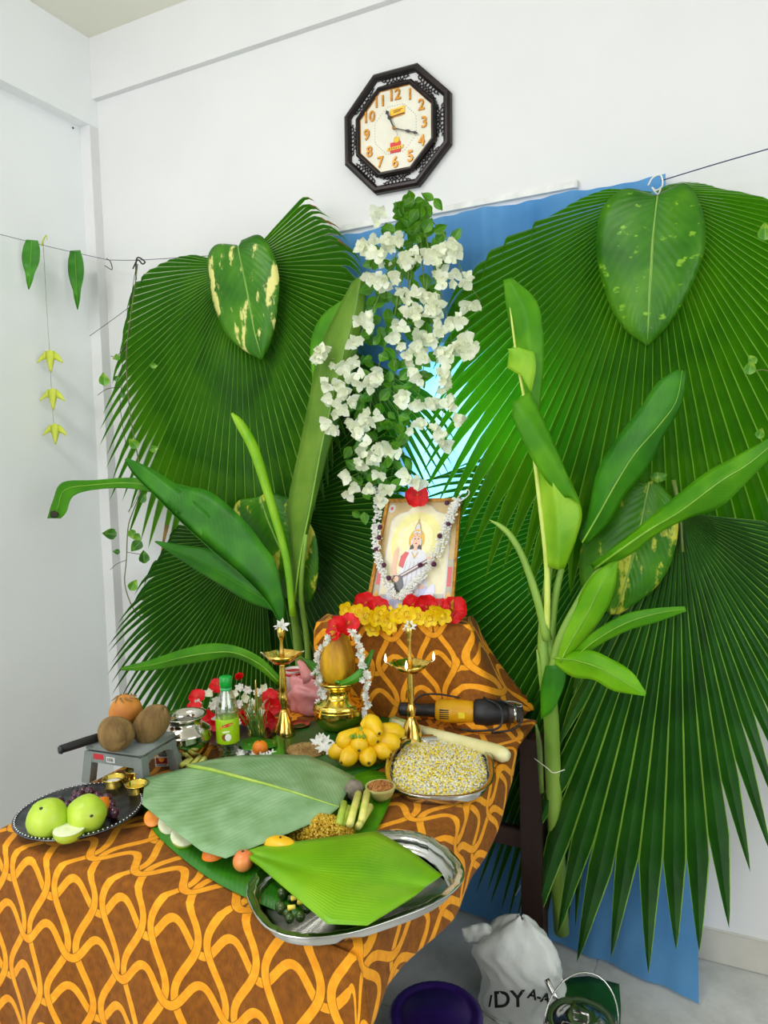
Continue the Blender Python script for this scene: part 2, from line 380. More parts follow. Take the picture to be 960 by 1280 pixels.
# ================================================================ TABLE AND CLOTH
TZ = 0.78
TX0, TX1, TY0, TY1 = 1.01, 1.95, -1.40, -0.22
m_wood = M('dark_brown_wood', rgb(58, 34, 26), rgb(40, 24, 18), rough=0.45, scale=14, stretch=(1, 1, 0.15))
tb = thing('table', 'dark brown wooden table mostly hidden under the patterned cloth', 'table', ((TX0 + TX1) / 2, (TY0 + TY1) / 2, 0))
mk('tabletop', *g_box(TX0 + .005, TY0 + .005, TZ - 0.035, TX1 - .005, TY1 - .005, TZ - 0.004, .003), m_wood, tb, smooth=False)
for x, y, w in ((TX0 + .07, TY0 + .08, .028), (TX0 + .07, TY1 - .08, .028), (TX1 - .09, TY0 + .12, .028), (TX1 + .005, TY1 - .03, .034)): mk('leg', *g_box(x - w, y - w, 0, x + w, y + w, TZ - .036, .003), m_wood, tb, smooth=False)
mk('stretcher', *g_box(TX0 + .1, TY1 - .045, .38, TX1 - .03, TY1 - .015, .44, .003), m_wood, tb, smooth=False)
# cloth material: interlaced wavy orange ribbons on brown velvet
def cloth_material(name, rot=0.0, off=(0, 0)):
    m, nt, b = new_mat(name); N = NB(nt); uv, u0, v0 = N.uv(); pi2 = 2 * PI
    c_, s_ = math.cos(rot), math.sin(rot)
    u = N.m('ADD', N.m('ADD', N.m('MULTIPLY', u0, c_), N.m('MULTIPLY', v0, -s_)), off[0])
    v = N.m('ADD', N.m('ADD', N.m('MULTIPLY', u0, s_), N.m('MULTIPLY', v0, c_)), off[1])
    PV, QV, AV, AH = 0.134, 0.222, 0.0235, 0.027
    def band(a, t, per, q, amp, shift, ph):
        th = N.m('ADD', N.m('MULTIPLY', t, pi2 / q), ph)
        curve = N.m('MULTIPLY', N.m('SINE', th), amp); sl = N.m('MULTIPLY', N.m('COSINE', th), amp * pi2 / q)
        d = N.m('SUBTRACT', N.m('SUBTRACT', a, shift), curve)
        fr = N.m('SUBTRACT', N.m('MULTIPLY', N.m('FRACT', N.m('ADD', N.m('DIVIDE', d, per), 0.5)), per), per / 2)
        return N.m('DIVIDE', N.m('ABSOLUTE', fr), N.m('SQRT', N.m('ADD', 1.0, N.m('MULTIPLY', sl, sl))))
    v1 = band(u, v, PV, QV, AV, 0.0, 0.0); v2 = band(u, v, PV, QV, -AV, PV / 2, 0.0)
    # cosine peaks at u = 3P/4 (even rows) and P/4 (odd rows): sin(x + pi/2 - shift)
    h1 = band(v, u, QV, PV, AH, QV / 4, PI / 2 - 1.5 * PI); h2 = band(v, u, QV, PV, AH, 3 * QV / 4, PI / 2 - 0.5 * PI)
    w = 0.0082; o = 0.0012
    def lt(d, t): return N.m('LESS_THAN', d, t)
    r = lt(h2, w)
    for d in (v2, v1, h1): r = N.m('MAXIMUM', lt(d, w), N.m('MULTIPLY', r, N.m('SUBTRACT', 1.0, lt(d, w + o))))
    n1 = N.noise(60, 4, N.obj()); mp = N.n('ShaderNodeMapping'); mp.inputs['Scale'].default_value = (900, 60, 60); N.l(uv, mp.inputs[0]); fine = N.noise(1.0, 2, mp.outputs[0])
    ground = N.ramp(N.m('MULTIPLY', N.m('ADD', n1, fine), 0.5), [(0.36, rgb(112, 60, 6)), (0.62, rgb(150, 88, 10))])
    rib = N.ramp(n1, [(0.3, rgb(236, 148, 20)), (0.7, rgb(248, 172, 38))])
    N.l(N.mix(r, ground, rib), b.inputs['Base Color'])
    b.inputs['Roughness'].default_value = 0.75; b.inputs['Specular IOR Level'].default_value = 0.25
    b.inputs['Sheen Weight'].default_value = 0.08; b.inputs['Sheen Roughness'].default_value = 0.4
    N.bump(N.m('ADD', r, N.m('MULTIPLY', fine, 0.3)), b, 0.35, 0.0015)
    return m
m_cloth = cloth_material('ochre_ribbon_cloth', 0.05)
hem_px = [(655, 905), (640, 980), (600, 1079), (564, 1142), (516, 1197), (480, 1235)]
hem = sorted([(P(x, y, X=1.965).y, TZ - P(x, y, X=1.965).z) for x, y in hem_px])    # (y, drop)
def hang(y):
    if y <= hem[0][0]: return max(0.03, hem[0][1] + (hem[0][0] - y) * 0.25)
    for (a, b_), (c, d) in zip(hem, hem[1:]):
        if a <= y <= c: return max(0.012, b_ + (d - b_) * (y - a) / (c - a))
    return 0.012
NS, NT = 150, 150
HF = 0.70
def cloth_pt(s, t):
    """s: 0..1 across (beyond table both sides), t: metres from front hem"""
    y = TY0 + (t - HF)                       # flat y
    W = TX1 - TX0
    hr = hang(max(y, TY0)) + (0.15 + 0.3*min(1,(TY0 - y)/.4) if y < TY0 else 0); hl = 0.25
    L = hl + W + hr
    q = s * L - hl                           # 0..W on top
    es = max(0, q - W); el = max(0, -q); et = max(0, TY0 - y)
    x = TX0 + min(max(q, 0), W); yy = max(y, TY0); z = TZ
    e = max(es, el); d = math.hypot(e, et); r0 = 0.012
    if d > 0:
        nx = (e / d) * (1 if es > 0 else -1); ny = -et / d
        # round the table edge, then drop
        if d < r0 * 1.57: a = d / r0; out = r0 * math.sin(a); dz = r0 * (1 - math.cos(a))
        else: out = r0; dz = r0 + (d - r0 * 1.57)
        rip = min(1, dz / 0.25)
        out += rip * (0.010 * math.sin(x * 21 + 1.0) * abs(ny) + 0.012 * math.sin(yy * 17 + .5) * abs(nx)) + 0.02 * rip
        x += nx * out; yy += ny * out; z -= dz
    else:
        z += 0.0015 * math.sin(x * 23 + yy * 11) * math.sin(yy * 19)
    return Vector((x, yy, z)), (TX0 + q, y)
V = []; UV = []; F = []
TL = HF + (TY1 - TY0) + 0.005
def ease(i, n): return i / n
for j in range(NT + 1):
    for i in range(NS + 1):
        p, uvp = cloth_pt(i / NS, TL * j / NT); V.append(p); UV.append(uvp)
for j in range(NT):
    for i in range(NS): a = j * (NS + 1) + i; F.append((a, a + 1, a + NS + 2, a + NS + 1))
o = mk('tablecloth', V, F, m_cloth, None, UV); mod_solid(o, 0.0016, 1.0)
tag(o, 'brown tablecloth with orange interlaced ribbon pattern spread over the table', 'tablecloth')
# ---- raised box at the back with its own cloth
BX0, BX1, BY0, BY1, BZ = 1.295, 1.79, -0.425, -0.295, 1.083
BROT = math.radians(15)
def brot(v):
    dx, dy = v[0] - BX0, v[1] - BY0
    return (BX0 + dx * math.cos(BROT) - dy * math.sin(BROT), BY0 + dx * math.sin(BROT) + dy * math.cos(BROT), v[2])
bxo = thing('box', 'raised box under the patterned cloth carrying the framed picture', 'box', ((BX0 + BX1) / 2, (BY0 + BY1) / 2, TZ + .002))
m_card = M('brown_cardboard', rgb(150, 115, 75))
def bgeo(g): return [brot(v) for v in g[0]], g[1]
mk('body', *bgeo(g_box(BX0 + .01, BY0 + .01, TZ + .004, BX1 - .01, BY1 - .01, BZ - .006)), m_card, bxo, smooth=False)
mk('lid', *bgeo(g_box(BX0 + .008, BY0 + .008, BZ - .006, BX1 - .008, BY1 - .008, BZ - .003)), m_card, bxo, smooth=False)
m_cloth2 = cloth_material('ochre_ribbon_cloth_small', -0.12, (0.03, 0.02))
# drape: top, front fall, left slanted fall, right side flowing out over the table corner
def drape(u, v):
    """u: 0..1 left->right, v 0..1 back->front hem"""
    # top-outline point and bottom-outline point in plan
    return None
NU, NV = 96, 48
V = []; UV = []; F = []
Hh = BZ - TZ
def ring_pt(u):
    """perimeter from back-left, round the front to back-right; returns (x,y,nx,ny,len)"""
    segs = [((BX0, BY1), (BX0, BY0)), ((BX0, BY0), (BX1, BY0)), ((BX1, BY0), (BX1, BY1))]
    lens = [BY1 - BY0, BX1 - BX0, BY1 - BY0]; T = sum(lens); d = u * T; acc = 0
    for (a, b_), L in zip(segs, lens):
        if d <= acc + L + 1e-9:
            f = (d - acc) / L; return a[0] + (b_[0] - a[0]) * f, a[1] + (b_[1] - a[1]) * f, d
        acc += L
    return BX1, BY1, T
Ttot = 2 * (BY1 - BY0) + BX1 - BX0
def nrm(u):
    d = u * Ttot; a = BY1 - BY0; b2 = a + BX1 - BX0; r = 0.05
    th0 = 0 if d < a else (1 if d < b2 else 2)
    # blended direction at corners
    ang = 180.0
    if d > a - r: ang = 180 + 90 * min(1, (d - a + r) / (2 * r))
    if d > b2 - r: ang = 270 + 90 * min(1, (d - b2 + r) / (2 * r))
    return math.cos(math.radians(ang)), math.sin(math.radians(ang))
for j in range(NV + 1):
    v = j / NV
    for i in range(NU + 1):
        u = i / NU; x, y, d = ring_pt(u); nx, ny = nrm(u)
        if v < 0.25:   # on the top surface: from centre to edge
            f = v / 0.25; cx_, cy_ = (BX0 + BX1) / 2, BY1
            X = cx_ + (x - cx_) * f; Y = cy_ + (y - cy_) * f; Z_ = BZ; uvp = (X, Y)
        else:
            f = (v - 0.25) / 0.75
            right = max(0, (d - (Ttot - (BY1 - BY0) - 0.10)) / (BY1 - BY0 + 0.10))   # 0 on front, 1 at back-right
            left = max(0, 1 - d / (BY1 - BY0 + 0.05))
            flare = 0.012 + 0.17 * min(1, right * 1.4) + 0.035 * left
            wave = 0.010 * math.sin(d * 34) * f * (1 + 2.0 * right)
            drop = Hh * f ** 1.0
            out = flare * (f ** (1.0 + 0.5 * right)) + wave + 0.010 * math.sin(min(1, f * 8) * PI / 2)
            X = x + nx * out; Y = y + ny * out; Z_ = BZ - drop + 0.004
            uvp = (x + (nx * f * Hh * 1.05 if abs(nx) > abs(ny) else nx * .03), y + ny * f * Hh * 1.05)
            if right > .25: uvp = (BX1 + (d - (Ttot - (BY1 - BY0))), BY0 - f * Hh * 1.1)
            elif left > 0.1: uvp = (BX0 + (d - (BY1 - BY0)), BY0 - f * Hh * 1.1)
        V.append(brot((X, Y, max(Z_, TZ + .004)))); UV.append(uvp)
for j in range(NV):
    for i in range(NU): a = j * (NU + 1) + i; F.append((a, a + NU + 1, a + NU + 2, a + 1))
o = mk('cloth_cover', V, F, m_cloth2, None, UV); mod_solid(o, 0.0016, 0.0)
tag(o, 'brown cloth with orange ribbons draped over the raised box behind the lamps', 'cloth')
# ================================================================ CURTAIN, RAIL, STRINGS
m_curt, nt, b = new_mat('blue_curtain_cloth'); N = NB(nt); ob = N.obj()
colr = N.ramp(N.noise(4, 3, ob), [(0.3, rgb(96, 160, 218)), (0.7, rgb(120, 180, 230))])
N.l(colr, b.inputs['Base Color']); b.inputs['Roughness'].default_value = 0.7; b.inputs['Specular IOR Level'].default_value = 0.2
tr = N.n('ShaderNodeBsdfTranslucent'); N.l(colr, tr.inputs[0]); mx = N.n('ShaderNodeMixShader'); mx.inputs[0].default_value = 0.5
N.l(b.outputs[0], mx.inputs[1]); N.l(tr.outputs[0], mx.inputs[2]); N.l(mx.outputs[0], nt.nodes['Material Output'].inputs[0])
def curtain():
    NXc, NZc = 170, 60; V = []; F = []; UV = []
    xl_t, xr_t = P(405, 300, Y=-.035).x, P(832, 222, Y=-.035).x
    xl_b, xr_b = 1.05, 2.43
    zt_l, zt_r = P(440, 290, Y=-.035).z + 0.0, P(828, 224, Y=-.035).z + .014
    for j in range(NZc + 1):
        g = j / NZc
        for i in range(NXc + 1):
            f = i / NXc
            xt = xl_t + (xr_t - xl_t) * f; xb = xl_b + (xr_b - xl_b) * f
            sp = g ** 1.4; x = xt + (xb - xt) * sp
            sag = 0.008 * math.sin(f * PI * 4) ** 2 * (1 - g)
            zt = zt_l + (zt_r - zt_l) * max(0, (f - .62) / .38) ** 1.0 * 1.0 - sag if zt_r > zt_l else zt_l - sag
            z = zt * (1 - g) + 0.012 * g
            fold = 0.009 * math.sin(f * 47 + 1.4 * math.sin(f * 9)) * (0.9 + 0.8 * g) + 0.006 * math.sin(f * 101 + 2)
            y = -0.038 + fold * (0.6 + 0.7 * g) * (1 if g < .8 else 1 - 3.5 * (g - .8)) - 0.02 * g
            if g > 0.86:      # bottom kicked out over the floor towards the right corner
                k = (g - 0.86) / 0.14; y -= k * k * (0.03 + 0.15 * f ** 3) ; z = max(z, 0.006 + 0.01 * (1 - k))
            V.append((x, min(y, -0.016), z)); UV.append((x, z))
    for j in range(NZc):
        for i in range(NXc): a = j * (NXc + 1) + i; F.append((a, a + NXc + 1, a + NXc + 2, a + 1))
    o = mk('curtain', V, F, m_curt, None, UV); tag(o, 'plain blue cloth curtain hung on the wall behind the palm leaves', 'curtain'); return o
cur = curtain()
# hem seam on the curtain's top
tv = []
for i in range(40):
    f = i / 39; px = 440 + (828 - 440) * f
m_rail = M('white_plastic_channel', rgb(226, 226, 222), rgb(205, 206, 202), rough=0.4)
a, b_ = P(400, 303, Y=-.012), P(719, 237, Y=-.012)
rl = thing('curtain_rail', 'thin white plastic strip on the wall above the blue curtain', 'rail', (a + b_) / 2)
mk('strip', *g_box(a.x, -0.016, 2.452, b_.x, -0.001, 2.472), m_rail, rl, smooth=False)
mk('end_cap', *g_box(b_.x, -0.020, 2.449, b_.x + 0.008, 0.0, 2.475, .001), m_rail, rl, smooth=False)
m_cord = M('dark_blue_string', rgb(40, 44, 90), rough=0.7); m_black = M('matt_black', rgb(22, 22, 24), rough=0.6)
def cord(name, pts, r, mat, label, cat='string', group=None, sub=6, n=6):
    g = g_tube(pts, r, n, sub); o = mk(name, g[0], g[1], mat); tag(o, label, cat, group); return o
cord('string', [P(-40, 284, X=-.03), P(0, 293, X=-0.03), P(60, 308, X=-.03), P(135, 325, Y=-.08)], 0.0012, m_cord, 'dark string running along the left wall holding two green leaves')
cord('string', [P(135, 325, Y=-.08), P(175, 325, Y=-.12), P(258, 320, Y=-.13), P(300, 318, Y=-.14)], 0.0012, m_cord, 'dark string from the corner knot to the left palm leaf')
cord('string', [P(826, 226, Y=-.09), P(895, 205, Y=-.10), P(975, 182, Y=-.12)], 0.0016, m_cord, 'taut dark blue string at top right above the palm leaf')
cord('string_knot', [P(133, 323, Y=-.08), P(138, 327, Y=-.085), P(140, 337, Y=-.085), P(131, 332, Y=-.085)], 0.0018, m_black, 'small black string knot beside the room corner')
cord('string_knot', [P(166, 336, Y=-.12), P(172, 325, Y=-.125), P(178, 330, Y=-.13), P(181, 327, Y=-.12), P(171, 323, Y=-.12), P(170, 350, Y=-.12)], 0.003, m_black, 'black twisted tie above the left edge of the left palm leaf')
m_white_str = M('white_string', rgb(235, 232, 220), rough=0.7)
cord('tie_string', [P(810, 232, Y=-.2), P(816, 222, Y=-.2), P(826, 219, Y=-.2), P(828, 232, Y=-.2), P(820, 238, Y=-.2), P(815, 234, Y=-.2), P(822, 243, Y=-.2), P(826, 236, Y=-.2)], 0.0022, m_white_str, 'white string tying the large variegated leaf at the top right')
# ================================================================ PALM FANS
pal_rib = rgb(150, 194, 78)
def palm_mat(name, base, light, dark, trans=0.22, spec=0.22, rough=0.42):
    return leaf_mat(name, base, light, dark, rib=pal_rib, trans=trans, tcol=rgb(110, 220, 20), rough=rough, spec=spec, ribw=0.05, edge=True, nscale=5)
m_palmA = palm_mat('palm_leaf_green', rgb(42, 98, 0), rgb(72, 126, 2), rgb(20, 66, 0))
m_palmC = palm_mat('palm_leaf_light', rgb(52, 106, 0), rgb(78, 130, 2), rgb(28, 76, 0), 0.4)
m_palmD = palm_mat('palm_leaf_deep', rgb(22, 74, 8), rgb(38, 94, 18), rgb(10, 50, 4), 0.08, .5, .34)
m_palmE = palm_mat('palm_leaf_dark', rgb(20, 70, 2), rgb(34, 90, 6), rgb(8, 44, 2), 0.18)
m_petiole = M('palm_petiole', rgb(112, 140, 50), rgb(80, 105, 35), rough=0.4, stretch=(1, 1, .2))
m_brown_tip = M('dry_brown_tip', rgb(150, 116, 56), rgb(90, 68, 36), rough=0.7)
def palm_fan(label, H, Y, tips, N_, mat, split=0.72, pleat=0.5, bow=0.03, droop=0.012, seed=1, petiole=None, dry=(), tipcurl=0.0, name='palm_leaf', group='fan palm leaves hung on the wall', jag=0.03):
    rr = random.Random(seed)
    Hw = P(H[0], H[1], Y=Y)
    t = thing(name, label, 'palm leaf', Hw, group)
    pol = []
    prev = None
    for q in tips:
        w = P(q[0], q[1], Y=Y); a = math.atan2(w.z - Hw.z, w.x - Hw.x); L = math.hypot(w.z - Hw.z, w.x - Hw.x)
        if prev is not None:
            while a - prev > PI: a -= 2 * PI
            while a - prev < -PI: a += 2 * PI
        prev = a; pol.append((a, L, q[2] if len(q) > 2 else split))
    if pol[-1][0] < pol[0][0]: pol = pol[::-1]
    A0, A1 = pol[0][0], pol[-1][0]
    def LL(a):
        for (a0, l0, s0), (a1, l1, s1) in zip(pol, pol[1:]):
            if a <= a1 + 1e-9: f = (a - a0) / max(1e-6, a1 - a0); return l0 + (l1 - l0) * f, s0 + (s1 - s0) * f
        return pol[-1][1], pol[-1][2]
    da = (A1 - A0) / N_
    for i in range(N_):
        a0 = A0 + i * da; am = a0 + da / 2; L, sp = LL(am); L *= 1 + rr.uniform(-jag, jag) * min(1, max(0, (0.96 - sp) * 8))
        if sp < 0.99: sp = min(0.95, sp + rr.uniform(-.03, .03))
        st = [0.03, 0.3, 0.6, 1.0]; ss = [s * sp for s in st] + ([sp + (1 - sp) * f for f in (0.25, 0.55, 0.8, 1.0)] if sp < 0.985 else [])
        V = []; UV = []; twist = rr.uniform(-.5, .5) * tipcurl; ta = am + rr.uniform(-.25, .25) * da
        for s in ss:
            r = s * L
            hw = da / 2
            if s > sp:
                g = (s - sp) / (1 - sp); hwr = da / 2 * sp * L * (1 - g) ** 0.8 ; hwa = hwr / r; ac = am + (ta - am) * g
            else: hwa = hw; g = 0; ac = am
            dep = pleat * (hwa * r) * 2 * (1 if s <= sp else 0.8)
            yb = -bow * math.sin(min(1.0, s) * PI * 0.6) + 0.02 * s * s * math.sin(am * 3 + seed)
            dz = -droop * g * g * (1 + 2 * abs(math.cos(am))) * 2 + 0; dx = twist * g * g * 0.05
            for k, (aa, yy) in enumerate(((ac - hwa, dep * .5), (ac, -dep * .5), (ac + hwa, dep * .5))):
                rk = r * (LL(aa)[0] / LL(am)[0]) if sp > .95 else r
                V.append(Vector((Hw.x + math.cos(aa) * rk + dx, Y + yb + yy - 0.004 * g * (i % 2), Hw.z + math.sin(aa) * rk + dz))); UV.append((k / 2, s))
        F = []
        for k in range(len(ss) - 1):
            for c in (0, 1): q = k * 3 + c; F.append((q, q + 3, q + 4, q + 1))
        fm = None; mats = [mat]
        if i in dry: mats = [mat, m_brown_tip]; fm = [0] * len(F); fm[-4:] = [1] * 4
        c = sum((v for v in V), Vector()) / len(V)
        me = meshdata('leaf_segment', [v - c for v in V], F, mats, UV, smooth=False, fm=fm)
        o = link('leaf_segment', me, t, c)
    if petiole:
        pts = [P(x, y, Y=yy) for x, y, yy in petiole]
        g = g_tube(pts, [0.007] + [0.006] * (len(pts) - 2) + [0.005], 8, 4); mk('petiole', g[0], g[1], m_petiole, t)
    return t
fanA = palm_fan('large green fan palm leaf at upper left behind the small variegated leaf', (300, 333), -0.13,
    [(398, 238, .80), (425, 262, .78), (440, 280, .76), (458, 305, .82), (462, 345, .86), (455, 400, .9), (440, 480, .9), (415, 600, .9), (385, 660, .9), (340, 700, .9), (290, 705, .88), (240, 690, .84), (205, 676, .80), (176, 660, .76), (150, 612, .72), (130, 570, .70), (128, 530, .72), (132, 490, .78), (148, 440, .90), (158, 405, .96), (163, 380, .97), (172, 355, .98), (200, 338, 1.0), (255, 322, 1.0)], 76, m_palmA, seed=3,
    petiole=[(303, 340, -.135), (325, 440, -.14), (346, 600, -.135), (352, 700, -.13)], dry=(75, 74, 71, 70, 67, 28), tipcurl=.6)
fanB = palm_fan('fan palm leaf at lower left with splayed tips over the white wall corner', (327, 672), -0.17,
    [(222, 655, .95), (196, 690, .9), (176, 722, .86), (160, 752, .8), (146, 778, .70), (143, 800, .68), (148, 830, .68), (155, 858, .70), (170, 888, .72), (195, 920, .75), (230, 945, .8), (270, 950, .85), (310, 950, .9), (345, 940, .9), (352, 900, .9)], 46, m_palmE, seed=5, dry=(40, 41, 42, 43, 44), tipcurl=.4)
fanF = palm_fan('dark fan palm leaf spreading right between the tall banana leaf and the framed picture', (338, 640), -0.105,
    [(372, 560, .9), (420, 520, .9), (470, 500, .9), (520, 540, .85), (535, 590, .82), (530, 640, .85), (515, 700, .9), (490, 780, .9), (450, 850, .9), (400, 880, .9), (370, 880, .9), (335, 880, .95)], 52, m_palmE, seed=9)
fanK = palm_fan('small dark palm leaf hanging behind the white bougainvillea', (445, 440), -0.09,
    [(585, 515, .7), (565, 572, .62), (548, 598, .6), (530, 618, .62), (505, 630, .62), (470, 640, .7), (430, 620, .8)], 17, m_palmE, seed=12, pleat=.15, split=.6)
fanC = palm_fan('largest light green fan palm leaf at upper right hung below the string', (818, 240), -0.17,
    [(765, 243, 1.0), (700, 272, .99), (640, 300, .97), (600, 330, .93), (560, 372, .90), (548, 420, .9), (540, 500, .80), (532, 570, .76), (536, 612, .74), (560, 650, .76), (600, 690, .8), (660, 720, .85), (720, 735, .88), (790, 730, .9), (870, 715, .9), (940, 700, .9), (1010, 660, .9), (1050, 600, .9), (1060, 500, .9), (1050, 400, .92), (1020, 320, .95), (965, 252, .99), (900, 238, 1.0), (850, 231, 1.0)], 72, m_palmC, seed=21,
    petiole=[(820, 245, -.155), (832, 440, -.165), (846, 560, -.165), (852, 640, -.16)], bow=.035)
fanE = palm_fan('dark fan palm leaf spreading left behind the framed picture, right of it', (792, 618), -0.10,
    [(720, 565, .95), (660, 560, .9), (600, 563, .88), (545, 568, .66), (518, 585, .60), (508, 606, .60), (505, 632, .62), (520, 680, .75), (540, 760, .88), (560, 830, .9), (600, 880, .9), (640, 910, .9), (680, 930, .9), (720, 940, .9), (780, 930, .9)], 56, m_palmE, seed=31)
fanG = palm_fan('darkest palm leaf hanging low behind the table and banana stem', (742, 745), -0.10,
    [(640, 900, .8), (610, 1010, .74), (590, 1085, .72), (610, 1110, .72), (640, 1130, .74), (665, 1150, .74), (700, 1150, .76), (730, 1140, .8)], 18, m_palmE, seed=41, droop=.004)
fanD = palm_fan('large deep green fan palm leaf at lower right with tips hanging near the floor', (849, 640), -0.24,
    [(800, 640, .9), (740, 800, .86), (690, 960, .82), (662, 1080, .78), (650, 1140, .76), (668, 1158, .76), (700, 1170, .77), (740, 1180, .78), (780, 1190, .78), (830, 1194, .79), (875, 1178, .79), (905, 1150, .78), (925, 1115, .76), (945, 1060, .72), (965, 1030, .70), (1000, 960, .70), (1040, 900, .75), (1060, 800, .8), (1040, 720, .85), (1000, 670, .9), (960, 650, .9)], 48, m_palmD, seed=51, bow=.05, droop=.005,
    petiole=[(842, 600, -.235), (849, 640, -.245), (853, 690, -.262)])
# ================================================================ BANANA PLANTS, BIG LEAVES
m_ban = leaf_mat('banana_leaf_green', rgb(76, 150, 8), rgb(118, 186, 22), rgb(46, 120, 6), vein=0.35, veins_n=46, trans=0.35, tcol=rgb(150, 230, 40), rough=0.45, spec=.3, rib=None, bumpv=.12)
m_ban_d = leaf_mat('banana_leaf_dark', rgb(42, 118, 8), rgb(72, 148, 18), rgb(26, 88, 6), vein=0.3, veins_n=46, trans=0.2, tcol=rgb(110, 200, 30), rough=0.42, spec=.3)
m_ban_l = leaf_mat('banana_leaf_young', rgb(150, 206, 30), rgb(186, 226, 60), rgb(112, 184, 22), vein=0.25, veins_n=30, trans=0.4, tcol=rgb(200, 240, 60), rough=0.42)
m_banb = leaf_mat('banana_leaf_bright', rgb(112, 182, 14), rgb(146, 208, 36), rgb(84, 160, 8), vein=0.3, veins_n=40, trans=0.35, tcol=rgb(170, 240, 40), rough=0.42, spec=.3)
m_midrib = M('banana_midrib', rgb(138, 186, 56), rgb(112, 166, 40), rough=0.4)
m_stem = M('banana_stem', rgb(142, 178, 72), rgb(110, 150, 50), rough=0.45, scale=10, stretch=(1, 1, .15), bump=.1)
m_stem_d = M('banana_stem_spotted', rgb(120, 150, 60), rgb(70, 90, 40), rough=0.5, scale=14, stretch=(1, 1, .3))
def sheet(name, A, Mi, B, mat, parent=None, mode='Y', linear=False, sub=5, nc=4, wave=0.0, wfreq=9, fold=0.0, rib_r=None, rib_mat=None, seed=0, rib_sub='midrib', lift=0.004, edgewave=None):
    """leaf surface ruled between edge A, centre M and edge B; control points (px, py, depth) with depth = Y (mode Y) or Z (mode Z)"""
    def lin_pts(p):
        p = [np.array(q, float) for q in p]; return [p[i] + (p[i + 1] - p[i]) * k / sub for i in range(len(p) - 1) for k in range(sub)] + [p[-1]]
    fs = lin_pts if linear else (lambda q: smooth_pts(q, sub))
    a, m, c = fs(A), fs(Mi), fs(B)
    V = []; UV = []; F = []; n = len(m); rows = 2 * nc + 1; mid3 = []
    for i in range(n):
        v = i / (n - 1)
        for k in range(rows):
            t = (k - nc) / nc; e = a if t < 0 else c; at = abs(t)
            q = m[i] * (1 - at) + e[i] * at
            d = q[2]
            s = math.sin(v * wfreq + seed) * wave * at * (1 if t > 0 else -1) + fold * math.sin(at * PI) 
            if mode == 'Y': p = P(q[0], q[1], Y=d + s)
            else: p = P(q[0], q[1], Z=d + s)
            V.append(p); UV.append(((t + 1) / 2, v))
        mid3.append(V[-rows + nc])
    for i in range(n - 1):
        for k in range(rows - 1): x = i * rows + k; F.append((x, x + rows, x + rows + 1, x + 1))
    o = mk(name, V, F, mat, parent, UV); mod_solid(o, 0.0006, 0)
    if rib_r:
        rs = [(rib_r * .62 if mode == 'Y' else rib_r) * (1 - 0.8 * i / (n - 1)) for i in range(n)]
        off = Vector((0, -lift, 0)) if mode == 'Y' else Vector((0, 0, lift))
        g = g_tube([p + off * (rs[i] / rib_r) for i, p in enumerate(mid3)], rs, 8); mk(rib_sub, g[0], g[1], rib_mat or m_midrib, o)
    return o
def blade(name, pts, wl, wr, mat, parent=None, mode='Y', tl=0.0, tr=0.0, **kw):
    """pts [(px,py,depth)], wl/wr half widths in px to the left / right of travel; tl/tr depth offset of the edges"""
    A = []; B = []
    n = len(pts)
    for i, p in enumerate(pts):
        q0, q1 = pts[max(0, i - 1)], pts[min(n - 1, i + 1)]
        dx, dy = q1[0] - q0[0], q1[1] - q0[1]; L = math.hypot(dx, dy) or 1; nx, ny = dy / L, -dx / L     # left of travel on the picture
        A.append((p[0] + nx * wl[i], p[1] + ny * wl[i], p[2] + (tl if isinstance(tl, (int, float)) else tl[i])))
        B.append((p[0] - nx * wr[i], p[1] - ny * wr[i], p[2] + (tr if isinstance(tr, (int, float)) else tr[i])))
    return sheet(name, A, pts, B, mat, parent, mode, **kw)
# ---- left banana plant
bl = thing('banana_plant', 'young banana plant with drooping leaves standing left of the framed picture', 'banana plant', P(384, 1075, Y=-.185))
g = g_tube([P(384, 1075, Y=-.185), P(381, 905, Y=-.19), P(379, 860, Y=-.20), P(372, 800, Y=-.24), P(364, 745, Y=-.29)], [.024, .024, .022, .017, .012], 12, 5); mk('pseudostem', g[0], g[1], m_stem, bl)
g = g_tube([P(386, 860, Y=-.22), P(384, 800, Y=-.26), P(376, 740, Y=-.30), P(383, 668, Y=-.31)], [.013, .011, .009, .006], 10, 5); mk('leaf_stalk', g[0], g[1], m_stem, bl)
# tall pale leaf seen from behind, blade to the left of its midrib
sheet('leaf', [(362, 752, -.30), (364, 690, -.29), (360, 630, -.28), (374, 560, -.27), (386, 500, -.26), (398, 440, -.25), (418, 395, -.24), (440, 352, -.23)],
      [(368, 752, -.31), (377, 690, -.31), (389, 630, -.31), (402, 560, -.31), (416, 500, -.30), (430, 440, -.29), (444, 390, -.28), (452, 344, -.26)],
      [(370, 752, -.31), (380, 690, -.29), (394, 630, -.28), (412, 560, -.27), (432, 500, -.26), (446, 440, -.25), (456, 390, -.25), (458, 340, -.25)], leaf_mat('banana_leaf_backside', rgb(112, 156, 40), rgb(140, 180, 60), rgb(92, 138, 28), vein=.3, veins_n=40, trans=.4, tcol=rgb(150, 200, 50), rough=.5), bl, wave=.006, wfreq=14, rib_r=.006)
sheet('leaf', [(392, 490, -.2), (388, 430, -.2), (402, 395, -.2), (432, 372, -.2)], [(396, 488, -.205), (402, 440, -.205), (414, 405, -.205), (434, 375, -.2)], [(402, 486, -.2), (412, 445, -.2), (424, 412, -.2), (437, 378, -.2)], m_ban, bl, wave=.003)
